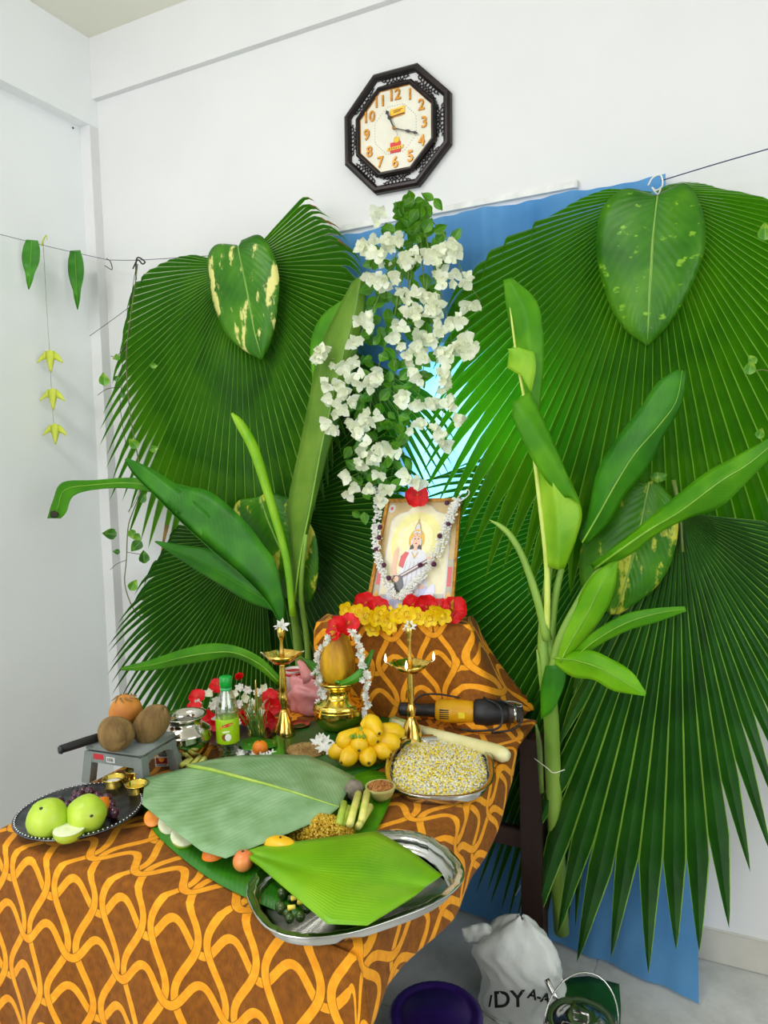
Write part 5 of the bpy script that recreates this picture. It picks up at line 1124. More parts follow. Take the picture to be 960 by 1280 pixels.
# front panel deep enough to carry the stickers
mk('front_panel', *sbox(.012, -.0004, .842, SW - .008, .003, .870, 0), m_plas, st, smooth=False)
sticker(.030, .062, .852, .866, m_stk_r, 'red_sticker'); sticker(.072, .098, .848, .862, m_stk_w, 'white_sticker')
for i in range(9): 
    a = .075 + i * .0022; mk('barcode_line', *sbox(a, -.0016, .8505, a + (.0007 if i % 3 else .0013), -.0012, .8595, 0), m_black, [c for c in st.children if c.name.startswith('white_sticker')][0], smooth=False)
m_coir = M('coconut_fibre', rgb(146, 116, 66), rgb(108, 82, 44), rough=.9, scale=26, bump=.9, bscale=140, stretch=(1, 1, .25), bdist=.006)
m_coir2 = M('coconut_orange_husk', rgb(206, 140, 54), rgb(180, 108, 36), rough=.6, scale=14, bump=.3)
def coconut(x, y, z, rx, ry, rz, d, mat, label, pointy=.25, roll=0):
    p = P(x, y, Z=z); t = thing('coconut', label, 'coconut', p, 'coconuts on the plastic stool'); q = look(d, roll)
    g = g_blob(p, rx, ry, rz, 28, 20, lambda n_: (1 - pointy * max(0, n_.z) ** 3 * .4) * (1 + .012 * math.sin(22 * math.atan2(n_.y, n_.x)) + .03 * math.cos(3 * math.atan2(n_.y, n_.x))), q); mk('husk', g[0], g[1], mat, t); return t, p, q
zt_ = .885
t, p, q = coconut(145, 917, zt_ + .045, .043, .043, .052, (.9, -.2, -.15), m_coir, 'brown fibrous coconut lying at the front left of the stool')
t, p, q = coconut(190, 904, zt_ + .046, .040, .042, .060, (.55, .3, .75), m_coir, 'brown fibrous coconut leaning at the right side of the stool')
t, p, q = coconut(157, 890, zt_ + .062, .044, .044, .046, (-.05, 0, 1), m_coir2, 'orange husked coconut with a cut top at the back of the stool', 0)
rr = random.Random(10)
g = join(*[g_tube([p + Vector((.02 * math.cos(a), .02 * math.sin(a), .044)), p + Vector((.034 * math.cos(a + .5), .034 * math.sin(a + .5), .036))], [.003, .001], 5) for a in [i * .7 for i in range(9)]]); mk('torn_top', g[0], g[1], M('dry_husk', rgb(176, 146, 92), rgb(130, 100, 60), rough=.9), t)
kn = thing('machete_handle', 'black tool handle sticking out left of the stool', 'tool', P(120, 923, Z=zt_ + .012))
g = g_tube([P(75, 937, Z=zt_ + .010), P(100, 929, Z=zt_ + .012), P(122, 922, Z=zt_ + .013)], [.0105, .0115, .0115], 12, 3); mk('grip', g[0], g[1], m_black, kn)
g = g_tube([P(73, 938, Z=zt_ + .010), P(77, 937, Z=zt_ + .010)], [.0085, .012], 12); mk('end_cap', g[0], g[1], M('dark_rubber', rgb(40, 40, 42)), kn)
g = g_tube([P(122, 922, Z=zt_ + .013), P(145, 914, Z=zt_ + .012)], [.008, .006], 8); mk('shaft', g[0], g[1], m_steel, kn)
# ================================================================ SILVER POT, CUP, BOTTLE
c = P(233, 948, Z=TS + .001)
t = lathe_thing('silver_pot', 'shiny silver water pot with a wide neck beside the plastic bottle', 'pot', c, [(0, 0), (.036, 0), (.038, .004), (.050, .020), (.062, .048), (.0645, .062), (.062, .070), (.063, .073), (.058, .080), (.046, .090), (.040, .098), (.041, .106), (.052, .114), (.053, .117), (.047, .117), (.036, .106), (.035, .098), (.030, .088)], m_silver, 44)
mk('water', *g_lathe([(.0365, .098), (0, .0985)], c, n=24), M('dark_water', rgb(20, 18, 18), rough=.08), t); t.scale = (1.15, 1.15, 1.08)
m_clear = clear_mat('clear_plastic', (.96, .98, .96, 1), .3, .08)
c = P(205, 954, Z=TS + .001)
t = thing('glass_cup', 'little clear cup with a red sunset picture on its side', 'cup', c)
g = g_lathe([(0, 0), (.015, 0), (.018, .034), (.0165, .034), (.0135, .003), (0, .003)], c, n=20); mk('cup_body', g[0], g[1], m_clear, t)
mk('wax', *g_lathe([(0, .004), (.0132, .004), (.0155, .026), (.013, .028), (0, .028)], c, n=16), M('dark_wax', rgb(36, 30, 30), rough=.4), t)
cx2 = CR.copy(); cx2.z = 0; cx2.normalize(); cn = Vector((cx2.y, -cx2.x, 0)); cu2 = Vector((0, 0, 1))
def card(name, a0, z0_, a1, z1, mat, par, base, off):
    V = [base + cx2 * a + cu2 * z + cn * o_ for o_ in (off, off - .0012) for a, z in ((a0, z0_), (a1, z0_), (a1, z1), (a0, z1))]
    return mk(name, V, [(0, 1, 2, 3), (7, 6, 5, 4), (0, 4, 5, 1), (1, 5, 6, 2), (2, 6, 7, 3), (3, 7, 4, 0)], mat, par, smooth=False)
lab = card('picture_card', -.018, -.001, .018, .026, m_stk_w, t, c, .0195)
card('picture_red', -.0155, .0065, .0155, .0235, M('sunset_red', rgb(176, 24, 16), rgb(120, 12, 10), scale=120), lab, c, .0202)
V = [c + cx2 * (.009 * math.cos(a)) + cu2 * (.0235 - .0115 * math.sin(a)) + cn * .0205 for a in [PI * i / 12 for i in range(13)]]
mk('picture_sun', V, [tuple(range(13))], M('sunset_orange', rgb(250, 150, 40), rgb(255, 190, 60), scale=100), lab, smooth=False)
for i in range(6): card('print_letter', -.013 + i * .0045, .0012, -.0102 + i * .0045, .0050, m_black, lab, c, .0201)
# bottle
c = P(286, 946, Z=TS + .001)
t = thing('plastic_bottle', 'clear plastic bottle with green cap and lime label showing a coconut', 'bottle', c)
g = g_lathe([(0, 0), (.025, 0), (.028, .004), (.028, .030), (.0265, .034), (.028, .038), (.028, .092), (.029, .10), (.026, .118), (.020, .134), (.0125, .150), (.0125, .160), (.0112, .160), (.0112, .150), (.0185, .133), (.0245, .117), (.0272, .10), (.0262, .05), (.026, .006), (0, .003)], c, n=32); mk('bottle_body', g[0], g[1], m_clear, t)
mk('cap', *g_lathe([(.0135, .155), (.015, .156), (.015, .176), (.0135, .1775), (0, .1775)], c, n=24, lobes=24, lobe_amp=.02), M('green_cap', rgb(18, 168, 62), rgb(10, 150, 50), rough=.35), t)
mk('neck_ring', *g_lathe([(.0125, .147), (.0145, .148), (.0145, .153), (.0125, .154)], c, n=20), M('green_ring', rgb(60, 180, 100), rough=.35), t)
m_lime = M('lime_label', rgb(166, 208, 20), rgb(150, 196, 14), rough=.4)
lb = mk('label', *g_lathe([(.0284, .036), (.0288, .037), (.0288, .088), (.0284, .089)], c, n=32), m_lime, t)
def onb(a, z, r=.0292):  # a: metres round the front
    th = a / r; return c + cx2 * (r * math.sin(th)) + cn * (r * math.cos(th)) + Vector((0, 0, z))
def curved_disc(name, a0, z0_, ra, rz, mat, par, r, rot=0):
    V = [onb(a0, z0_, r)] + [onb(a0 + ra * math.cos(t_) * math.cos(rot) - rz * math.sin(t_) * math.sin(rot), z0_ + rz * math.sin(t_) * math.cos(rot) + ra * math.cos(t_) * math.sin(rot), r) for t_ in [2 * PI * i / 16 for i in range(16)]]
    return mk(name, V, [(0, 1 + i, 1 + (i + 1) % 16) for i in range(16)], mat, par, smooth=False)
curved_disc('coconut_print', .000, .052, .009, .0075, M('coconut_print_brown', rgb(130, 74, 30)), lb, .0294); curved_disc('coconut_print', .007, .052, .0078, .0082, M('coconut_print_white', rgb(240, 238, 226)), lb, .0296)
curved_disc('label_banner', .006, .078, .015, .0036, M('label_red', rgb(206, 60, 40)), lb, .0294, .2); curved_disc('label_flower', -.013, .072, .004, .004, M('label_orange', rgb(220, 160, 30)), lb, .0294)
curved_disc('label_leaf', .002, .064, .010, .0022, M('label_white', rgb(235, 240, 200)), lb, .0294, .1)
for _o in [t] : _o.scale = (1.12, 1.12, 1.30)
# ================================================================ FLOWER HEAP, GRASS
dp = P(300, 925, Z=TS + .001); lathe_thing('dark_plate', 'dark steel plate under the heap of red and white flowers', 'plate', dp, [(0, 0), (.070, 0), (.086, .012), (.094, .016), (.094, .0145), (.086, .010), (.070, -.001), (0, -.001)], m_dsteel, 36, 'dish')
hp = [(247, 872, 'r'), (262, 868, 'w'), (252, 890, 'w'), (243, 888, 'r'), (272, 858, 'r'), (266, 882, 'W'), (260, 897, 'r'), (256, 905, 'r'), (275, 890, 'W'), (270, 875, 'W'), (280, 868, 'W'), (300, 860, 'W'), (306, 872, 'w'), (298, 880, 'W'), (312, 890, 'W'), (322, 866, 'W'), (330, 862, 'w'), (304, 896, 'R'), (300, 848, 'R'), (316, 880, 'W'), (338, 872, 'r'), (342, 882, 'r'), (332, 880, 'w'), (336, 894, 'R'), (326, 892, 'W'), (296, 905, 'W'), (262, 912, 'r'), (246, 880, 'W'), (308, 905, 'R'), (288, 895, 'W'), (320, 900, 'W'), (340, 865, 'w'), (284, 878, 'W'), (292, 868, 'w'), (310, 862, 'W'), (268, 902, 'W'), (312, 902, 'w'), (334, 902, 'r')]
rr = random.Random(14)
for i, (x, y, k) in enumerate(hp):
    zz = TS + .018 + max(0, (915 - y)) * .0011; p = P(x, y, Z=zz)
    me = {'r': hib_me[i % 2], 'R': red_ball[i % 2], 'w': boug_me[3], 'W': jas2_me[i % 2]}[k]; red = k in 'rR'
    o = place(me, 'red_flower' if red else 'white_flower', p, toward(p, .5, rr, .2), {'r': .72, 'R': .8, 'w': 1.1, 'W': 1.25}[k], rr=rr)
    same = sorted([q[0] + q[1] * .001 for q in hp if (q[2] in 'rR') == red]); k_ = same.index(x + y * .001)
    tag(o, (ordw(k_) + (' red flower' if red else ' white blossom') + ' from the left in the flower heap behind the bottle'), 'flower', 'red flowers in the heap' if red else 'white flowers in the heap')
rr = random.Random(15); gs = []
b0 = P(322, 925, Z=TS + .004); GRc = thing('grass_bunch', 'bunch of thin green grass blades among the flowers', 'grass', b0)
for i in range(46):
    a = rr.uniform(0, 6.28); s = rr.uniform(.01, .05); h = rr.uniform(.05, .15); q = b0 + Vector((rr.uniform(-.02, .02), rr.uniform(-.01, .01), 0))
    gs.append(g_tube([q, q + Vector((s * math.cos(a) * .4 - .008, s * math.sin(a) * .3, h * .55)), q + Vector((s * math.cos(a) - .02, s * math.sin(a) * .6, h))], [.0012, .001, .0003], 4, 2))
g = join(*gs); mk('blades', g[0], g[1], M('grass_green', rgb(120, 160, 60), rgb(70, 120, 36), rough=.5, scale=60), GRc, kind='stuff')
# ================================================================ BRASS LAMPS
def px_prof(cx, Y_, rows):
    """rows (py, half width px) from bottom to top on the plane Y; returns centre base, profile"""
    base = P(cx, rows[0][0], Y=Y_); k = K(base); return Vector((base.x, base.y, base.z)), [(w * k, P(cx, py, Y=Y_).z - base.z) for py, w in rows]
def oil_lamp(label, cx, base_py, Yl, rows, bowl_rows, bowl_w, spouts, top_rows, lit, group='standing brass oil lamps'):
    base = P(cx, base_py, Z=TS + .001); Yl = base.y; k = K(base); zf = lambda py: P(cx, py, Y=Yl).z
    t = thing('brass_lamp', label, 'oil lamp', base, group)
    def lp(rows_): return [(w * k, zf(py) - base.z) for py, w in rows_]
    mk('base', *g_lathe([(0, 0)] + lp(rows[0]), base, n=32), m_brass, t); mk('column', *g_lathe(lp(rows[1]), base, n=24), m_brass, t)
    zb0 = zf(bowl_rows[0]) - base.z; zb1 = zf(bowl_rows[1]) - base.z; R = bowl_w * k
    V = []; F = []; n = 40; prof = [(.004, zb0), (R * .55, zb0 + .001), (R * .86, zb0 + (zb1 - zb0) * .55), (R, zb1), (R * .97, zb1 - .0006), (R * .83, zb0 + (zb1 - zb0) * .6), (R * .5, zb0 + .003), (.003, zb0 + .003)]
    for r, z in prof:
        for i in range(n):
            a = 2 * PI * i / n; lob = 0
            for sa in spouts:
                da = (a - sa + PI) % (2 * PI) - PI; lob += math.exp(-(da / .16) ** 2)
            rr_ = r * (1 + .38 * lob * (r / R) ** 2); V.append(base + Vector((rr_ * math.cos(a), rr_ * math.sin(a), z)))
    for q in range(len(prof) - 1):
        for i in range(n): j = (i + 1) % n; F.append((q * n + i, q * n + j, (q + 1) * n + j, (q + 1) * n + i))
    bw = mk('oil_bowl', V, F, m_brass, t)
    mk('finial', *g_lathe([(0.0, zb0)] + lp(top_rows) + [(0, lp(top_rows)[-1][1] + .001)], base, n=20), m_brass, t)
    for i, sa in enumerate(spouts):
        tip = base + Vector((R * 1.33 * math.cos(sa), R * 1.33 * math.sin(sa), zb1 + .001)); inn = base + Vector((R * .7 * math.cos(sa), R * .7 * math.sin(sa), zb0 + .006))
        g = g_tube([inn, (inn + tip) / 2 + Vector((0, 0, .002)), tip], [.0012, .0014, .0018], 6, 2); w_ = mk('wick', g[0], g[1], m_whp, bw)
        if lit and i < lit:
            f = g_lathe([(0, 0), (.0034, .004), (.0042, .009), (.003, .017), (.0012, .023), (0, .027)], tip, n=10); mk('flame', f[0], f[1], m_flame, bw)
    return t, base, k
m_flame, nt, b = new_mat('candle_flame'); b.inputs['Emission Color'].default_value = (1, .78, .42, 1); b.inputs['Emission Strength'].default_value = 6; b.inputs['Base Color'].default_value = (1, .8, .5, 1)
camA = math.atan2(CAM.y - (-.55), CAM.x - 1.68)
t, bs, k = oil_lamp('tall lit brass oil lamp standing in front of the raised box', 515, 929, 0,
   ([(929, 17), (925, 17.5), (922, 14), (915, 12), (905, 9), (900, 6), (896, 5)], [(897, 4), (893, 5.5), (887, 6), (882, 4.2), (878, 3.2), (872, 4.8), (868, 3.8), (862, 4.6), (858, 4.6), (855, 4.2), (852, 4.5), (849, 4), (846, 4.4), (842, 3.8), (839, 4)]), (840, 829), 23, [camA + PI / 2 + .25, camA - PI / 2 - .1, camA - .15, camA + PI], [(838, 3.6), (830, 3.4), (822, 2.6), (812, 2.0), (803, 2.4), (800, 3.4), (797, 2.6), (792, 5), (786, 5.5), (782, 3.5), (779, 1)], 3)
p = bs.copy(); p.z = P(515, 785, Y=bs.y).z
for d_, s, wd in (((.5, -.4, .7), 1.3, 'larger right hand'), ((-.6, -.5, .4), 1.1, 'smaller left hand')): o = link('white_flower', jas_me[0], None, p + Vector(d_) * .008, look(d_), s); tag(o, wd + ' white blossom stuck on top of the centre brass lamp', 'flower', 'white blossoms on top of the centre lamp')
t2, bs2, k2 = oil_lamp('unlit brass oil lamp at left beside the pink bag', 356, 920, 0,
   ([(920, 13), (917, 13.5), (913, 12.5), (905, 10.5), (896, 7), (890, 5), (887, 4)], [(888, 3.6), (884, 3.4), (880, 4), (876, 5.2), (870, 5), (866, 3.8), (862, 4.8), (856, 4.2), (852, 4.6), (846, 3.9), (842, 4.2), (836, 3.5), (832, 3.6), (829, 4)]), (829, 817), 21, [camA + PI / 2 + .3, camA - PI / 2 - .2, camA + PI + .2], [(828, 4), (820, 3.6), (812, 2.4), (802, 2.0), (798, 3), (795, 4.5), (788, 5), (783, 3), (780, 1)], 0)
p = bs2.copy(); p.z = P(350, 783, Y=bs2.y).z; 
for d_, s, wd in (((.8, -.2, .5), 1.5, 'right facing'), ((-.5, -.4, .6), 1.3, 'left facing'), ((.1, -.8, -.5), 1.0, 'lowest small')): o = link('white_flower', jas_me[1], None, p + Vector(d_) * .007, look(d_), s); tag(o, wd + ' white blossom stuck on top of the left brass lamp', 'flower', 'white blossoms on top of the left lamp')
# small brass cone
c = P(322, 917, Z=TS + .001); kz = K(c); zc_ = lambda py: P(322, py, Y=c.y).z - c.z
t = lathe_thing('brass_sprinkler', 'small pointed brass sprinkler left of the unlit lamp', 'sprinkler', c, [(0, 0), (.030, 0), (.031, .003), (.025, .014), (.015, .030), (.009, .042)], m_gold2, 28, 'foot'); mk('spout', *g_lathe([(.009, .040), (.0065, .060), (.0045, .100), (.0025, .140), (.0012, .165), (0, .168)], c, n=16), m_gold2, t)
c = P(374, 908, Z=TS + .001); lathe_thing('copper_dish', 'small copper dish behind the left brass lamp', 'dish', c, [(0, .002), (.02, .002), (.034, .010), (.035, .009), (.021, 0), (0, 0)], M('copper', rgb(214, 130, 84), rgb(190, 108, 66), rough=.2, metal=1), 28, 'dish')
# cup and pink bag behind
c = P(372, 884, Z=TS + .001); c = Vector((c.x - .03, c.y + .03, c.z)); t = lathe_thing('paper_cup', 'white paper cup with a red rim stripe behind the left lamp', 'cup', c, [(0, .002), (.024, 0), (.035, .118), (.036, .119), (.035, .120), (.033, .118), (.023, .004)], M('white_paper', rgb(236, 234, 228), rough=.6), 28, 'cup_body')
mk('red_stripe', *g_lathe([(.0339, .102), (.0345, .102), (.0352, .112), (.0346, .112)], c, n=28), M('red_stripe', rgb(190, 30, 30)), t)
m_pink = M('pink_thin_plastic', rgb(226, 150, 150), rgb(212, 132, 130), rough=.35, scale=9, bump=.6, bscale=24, trans=.0, bdist=.01)
pr = random.Random(16); ph = [pr.uniform(0, 6) for _ in range(9)]
def crum(d, s=1.0): return 1 + s * (.07 * math.sin(d.x * 5 + ph[0] + 3 * d.z) + .05 * math.sin(d.z * 9 + ph[1] + 4 * d.y) + .04 * abs(math.sin(d.x * 11 + d.z * 7 + ph[2])) + .03 * math.sin(d.y * 15 + ph[3]))
p = P(386, 872, Y=-.43); t = thing('pink_bag', 'crumpled pink plastic bag behind the brass pot', 'bag', (p.x, p.y, TS)); g = g_blob(p, .078, .035, .074, 40, 30, lambda d: crum(d, 1.8)); g = ([Vector((v.x, v.y, max(v.z, TS + .001))) for v in g[0]], g[1]); mk('bag_body', g[0], g[1], m_pink, t)
g = g_tube([P(388, 850, Y=-.43), P(381, 836, Y=-.43), P(373, 826, Y=-.43)], [.03, .02, .007], 7, 2); mk('bag_corner', g[0], g[1], m_pink, t)
# ================================================================ KALASH
cb = P(424, 912, Z=TS + .001); Yk = cb.y; kk = K(cb); zk = lambda py: P(424, py, Y=Yk).z - cb.z
ka = thing('brass_pot', 'shiny brass pot crowned with a turmeric coated coconut and a red hibiscus', 'pot', cb)
rows = [(912, 0), (912, 16), (909, 17), (905, 24), (897, 30), (888, 31.5), (882, 30), (879, 30.5), (876, 27), (872, 19), (868, 16), (862, 15.5), (857, 20), (853, 24.5), (851, 25), (850, 24), (855, 17), (858, 14)]
mk('body', *g_lathe([(w * kk, zk(py)) for py, w in rows], cb, n=48), m_gold2, ka)
for py, w in ((880.5, 30.6), (884, 31.4)): mk('band', *g_lathe([((w - .8) * kk, zk(py) - .002), ((w + .7) * kk, zk(py)), ((w - .8) * kk, zk(py) + .002)], cb, n=48), m_gold2, ka)
cc = thing('coconut', 'yellow turmeric coated coconut sitting in the mouth of the brass pot', 'coconut', cb + Vector((0, 0, zk(850))))
m_turm = M('turmeric_coconut', rgb(214, 164, 10), rgb(160, 108, 6), rough=.6, scale=24, bump=.7, bscale=70, stretch=(1, 1, .3), bdist=.004)
cr_ = [(862, 4), (855, 12), (848, 18), (838, 22), (828, 22.5), (818, 21), (808, 18), (800, 15.5), (793, 14), (788, 10), (786, 4)]
g = g_lathe([(w * kk, zk(py)) for py, w in cr_], cb, n=36, lobes=9, lobe_amp=.035); mk('husk', g[0], g[1], m_turm, cc)
for nm, p_, d_, s in (('l', (423, 786), (-.35, -.8, .5), 1.0), ('r', (434, 782), (.5, -.6, .6), .95)):
    o = link('hibiscus', hib_me[0 if nm == 'l' else 1], None, P(p_[0], p_[1], Y=Yk - .02), look(d_), s * 1.02); tag(o, ('left' if nm == 'l' else 'right') + ' bright red hibiscus on top of the yellow coconut', 'flower', 'red hibiscus flowers')
for (A_, M_, B_, lb) in [([(378, 822, Yk), (395, 828, Yk), (412, 842, Yk - .03), (428, 853, Yk - .04)], [(376, 820, Yk), (392, 834, Yk - .01), (408, 848, Yk - .04), (430, 856, Yk - .045)], [(374, 818, Yk), (388, 838, Yk), (404, 852, Yk - .03), (432, 856, Yk - .04)], 'long green leaf reaching out left from the brass pot mouth'),
                          ([(424, 852, Yk - .045), (436, 846, Yk - .05), (452, 832, Yk - .03), (464, 812, Yk)], [(424, 856, Yk - .05), (440, 850, Yk - .055), (455, 838, Yk - .035), (466, 812, Yk)], [(424, 858, Yk - .045), (444, 854, Yk - .05), (458, 842, Yk - .03), (468, 813, Yk)], 'green leaf tucked right of the coconut in the brass pot')]:
    o = sheet('mango_leaf', A_, M_, B_, m_mango, None, nc=3, sub=4, rib_r=.0015); tag(o, lb, 'leaf', 'leaves in the brass pot')
g1 = thing('jasmine_string', 'string of cream jasmine blossoms draped over the brass pot', 'garland', cb + Vector((0, 0, zk(790))))
rr = random.Random(17)
for path, n_, in (([(410, 795), (402, 812), (397, 830), (396, 848), (402, 862), (399, 878)], 30), ([(443, 790), (449, 805), (454, 825), (457, 845), (455, 865), (458, 880), (456, 893)], 44)):
    sp_ = smooth_pts([(a, b_, 0) for a, b_ in path], 6)
    g = g_tube([P(q[0], q[1], Y=Yk - .035) for q in sp_], .0008, 4); mk('thread', g[0], g[1], m_white_str, g1)
    for i in range(n_):
        q = sp_[int(i / n_ * (len(sp_) - 1))]; p = P(q[0] + rr.uniform(-4, 4), q[1] + rr.uniform(-3, 3), Y=Yk - .036 - rr.random() * .006); place(rr.choice(jas2_me), 'blossom', p, toward(p, .9, rr), .80, g1, rr=rr)
# ================================================================ FRUIT AND OFFERINGS
m_bana = M('banana_peel', rgb(240, 200, 20), rgb(224, 178, 14), rough=.42, scale=10, bump=.05); m_btip = M('banana_tip', rgb(70, 55, 30)); m_bst = M('banana_green_stem', rgb(150, 180, 60), rgb(110, 150, 40))
hub = P(452, 915, Z=TS + .075); bb_ = thing('banana_bunch', 'hand of ripe yellow bananas in front of the brass pot', 'bananas', P(460, 945, Z=TS))
for pts in [[(450, 912, .080), (436, 922, .072), (427, 927, .064), (421, 929, .060)], [(452, 915, .074), (450, 926, .066), (449, 934, .058), (449, 938, .054)], [(456, 912, .082), (464, 919, .078), (469, 924, .072), (472, 927, .068)], [(452, 908, .094), (462, 903, .104), (468, 908, .10), (474, 917, .092)], [(460, 912, .076), (480, 914, .078), (495, 915, .072), (505, 917, .066)], [(460, 918, .066), (478, 924, .062), (492, 928, .056), (500, 930, .052)],
            [(458, 922, .052), (472, 934, .044), (481, 940, .036), (488, 943, .032)], [(454, 924, .048), (458, 938, .038), (460, 948, .030), (461, 954, .026)], [(450, 922, .050), (442, 938, .040), (434, 948, .032), (427, 953, .028)], [(446, 920, .052), (432, 934, .044), (420, 940, .034), (412, 942, .028)]]:
    P3 = [P(x, y, Z=TS + z) for x, y, z in pts]; g = g_tube(P3, [.009, .0225, .0235, .010], 12, 5); f_ = mk('banana', g[0], g[1], m_bana, bb_)
    d_ = (P3[-1] - P3[-2]).normalized(); g = g_tube([P3[-1] - d_ * .001, P3[-1] + d_ * .002, P3[-1] + d_ * .004], [.0048, .0036, .0024], 8); mk('tip', g[0], g[1], m_btip, f_)
mk('crown', *g_blob(hub, .018, .016, .016, 10, 8), m_bst, bb_)
for i in range(4):
    g = g_tube([P(438 + i * 5, 916, Z=TS + .08), P(440 + i * 5, 922, Z=TS + .085)], [.005, .004], 6); mk('green_finger_stalk', g[0], g[1], m_bst, bb_)
m_pith = M('banana_pith', rgb(232, 226, 178), rgb(214, 206, 146), rough=.5, scale=12, stretch=(1, 1, 1)); m_pithg = M('banana_pith_green', rgb(176, 190, 110), rgb(150, 168, 84), rough=.5)
t = thing('banana_pith', 'long pale peeled banana stem lying behind the tray of grain', 'vegetable', P(570, 925, Z=TS))
g = g_tube([P(493, 903, Z=TS + .019), P(520, 912, Z=TS + .018), P(570, 926, Z=TS + .02), P(610, 937, Z=TS + .022), P(628, 943, Z=TS + .022), P(636, 946, Z=TS + .020)], [.017, .0165, .019, .021, .021, .012], 14, 4); mk('pith_stalk', g[0], g[1], m_pith, t)
g = g_tube([P(491, 902, Z=TS + .019), P(512, 909, Z=TS + .0185)], [.0178, .0172], 14); mk('green_end', g[0], g[1], m_pithg, t)
# power tool
m_tool = M('tool_yellow', rgb(228, 170, 20), rgb(214, 154, 12), rough=.4); m_tblk = M('tool_black_rubber', rgb(30, 30, 32), rgb(20, 20, 22), rough=.5)
a0, a1 = P(498, 886, Z=TS + .058), P(652, 892, Z=TS + .050); ax_ = (a1 - a0); TLn = ax_.length; ax_.normalize()
pt = thing('power_tool', 'yellow and black power tool lying in front of the raised box', 'tool', (a0 + a1) / 2 - Vector((0, 0, .044)))
def seg(name, rows, mat, sy=1.0, par=None, n=20): 
    g = g_lathe([(r, f * TLn) for f, r in rows], a0, ax_, n=n, sy=sy); return mk(name, g[0], g[1], mat, par or pt)
seg('handle', [(0.0, .010), (.015, .020), (.06, .021), (.2, .019), (.31, .022), (.32, .018)], m_tblk); seg('housing', [(.30, .020), (.32, .032), (.38, .036), (.48, .036), (.56, .034), (.61, .034), (.62, .028)], m_tool)
seg('gear_head', [(.61, .030), (.63, .040), (.72, .043), (.80, .037), (.88, .030), (.905, .022)], m_tblk); seg('nose', [(.89, .026), (.93, .029), (.97, .027), (1.0, .026), (1.01, .02), (1.012, 0)], M('tool_dark_nose', rgb(60, 52, 46), rough=.5)); seg('collar', [(.935, .0295), (.94, .031), (.955, .031), (.96, .029)], m_steel)
upv = Vector((0, 0, 1)); sdv = ax_.cross(upv).normalized()
if sdv.dot(CAM - a0) < 0: sdv = -sdv
for i in range(5):
    q = a0 + ax_ * (TLn * (.38)) + sdv * .034 + upv * (-.012 + i * .0062); g = g_box(-.014, -.003, -.0012, .014, .003, .0012); mk('vent_slot', [q + ax_ * v.x + sdv * v.y + upv * v.z for v in g[0]], g[1], m_tblk, pt, smooth=False)
q = a0 + ax_ * (TLn * .52) + sdv * .0355; g = g_box(-.010, -.002, -.009, .010, .002, .009); mk('maker_plate', [q + ax_ * v.x + sdv * v.y + upv * v.z for v in g[0]], g[1], M('tool_plate', rgb(240, 214, 40)), pt, smooth=False)
q = a0 + ax_ * (TLn * .86) + upv * .036 + sdv * .01; g = g_tube([q, q + ax_ * .02 + upv * .004, q + ax_ * .05 - upv * .002, q + ax_ * .048 - upv * .012, q + ax_ * .01 - upv * .004], .0025, 6, 3); mk('buckle', g[0], g[1], m_steel, pt)
cA = a0 + ax_ * (TLn * .70)
g = g_tube([cA + upv * .045, cA + ax_ * .05 + upv * .03 + sdv * .045, cA + ax_ * .045 + sdv * .062 - upv * .02, cA - ax_ * .01 + sdv * .06 - upv * .036, cA - ax_ * .07 + sdv * .05 - upv * .038], .0034, 7, 6); mk('power_cord', g[0], g[1], m_tblk, pt)
g = g_tube([cA + upv * .044 + ax_ * .04, cA + ax_ * .11 + upv * .02 + sdv * .04, cA + ax_ * .09 + sdv * .058 - upv * .025, cA + ax_ * .02 + sdv * .065 - upv * .038], .0030, 7, 6); mk('power_cord', g[0], g[1], m_tblk, pt)
g = g_tube([a0 + ax_ * TLn * .12 + upv * .02, a0 + ax_ * TLn * .2 + upv * .046, a0 + ax_ * TLn * .34 + upv * .05, a0 + ax_ * TLn * .5 + upv * .042], .0030, 7, 5); mk('power_cord', g[0], g[1], m_tblk, pt)
# fruit under the cover leaf
zL = TS + .006
half_fruit('orange_half', 191, 1022, zL + .016, .021, m_orange, m_orf, 'orange half at the left end of the pale cover leaf', (.35, -.7, .6), group='cut fruit under the cover leaf')
half_fruit('guava_half', 212, 1028, zL + .018, .026, m_guava, m_flesh, 'guava half with white flesh second from the left under the leaf', (.45, -.65, .55), group='cut fruit under the cover leaf')
half_fruit('guava_half', 230, 1043, zL + .020, .029, m_guava, m_flesh, 'larger guava half with white flesh below the cover leaf edge', (.35, -.35, .8), group='cut fruit under the cover leaf')
half_fruit('orange_half', 266, 1070, zL + .016, .022, m_orange, m_orange, 'orange half turned face down at the cover leaf bottom tip', (0, 0, -1), group='cut fruit under the cover leaf')
m_apple = M('red_orange_fruit', rgb(222, 110, 60), rgb(236, 150, 80), rough=.3, scale=12)
def ball(name, x, y, z, r, mat, label, cat='fruit', rz=1.0, rx=1.0, dimple=True):
    p = P(x, y, Z=z); t = thing(name, label, cat, p - Vector((0, 0, r * rz))); g = g_blob(p, r * rx, r, r * rz, 22, 14, (lambda d: 1 - .08 * max(0, abs(d.z)) ** 12) if dimple else None); mk('flesh', g[0], g[1], mat, t); mk('stem_end', *g_blob(p + Vector((0, 0, r * rz * .92)), .003, .003, .003, 6, 4), m_scar, t); return t
ball('apple', 304, 1076, zL + .021, .021, m_apple, 'small red orange apple beside the tip of the bright front leaf')
ball('mango', 351, 1060, zL + .024, .024, M('mango_skin', rgb(244, 196, 24), rgb(236, 170, 20), rough=.35), 'yellow mango between the cover leaf and the bright front leaf', rx=1.7)
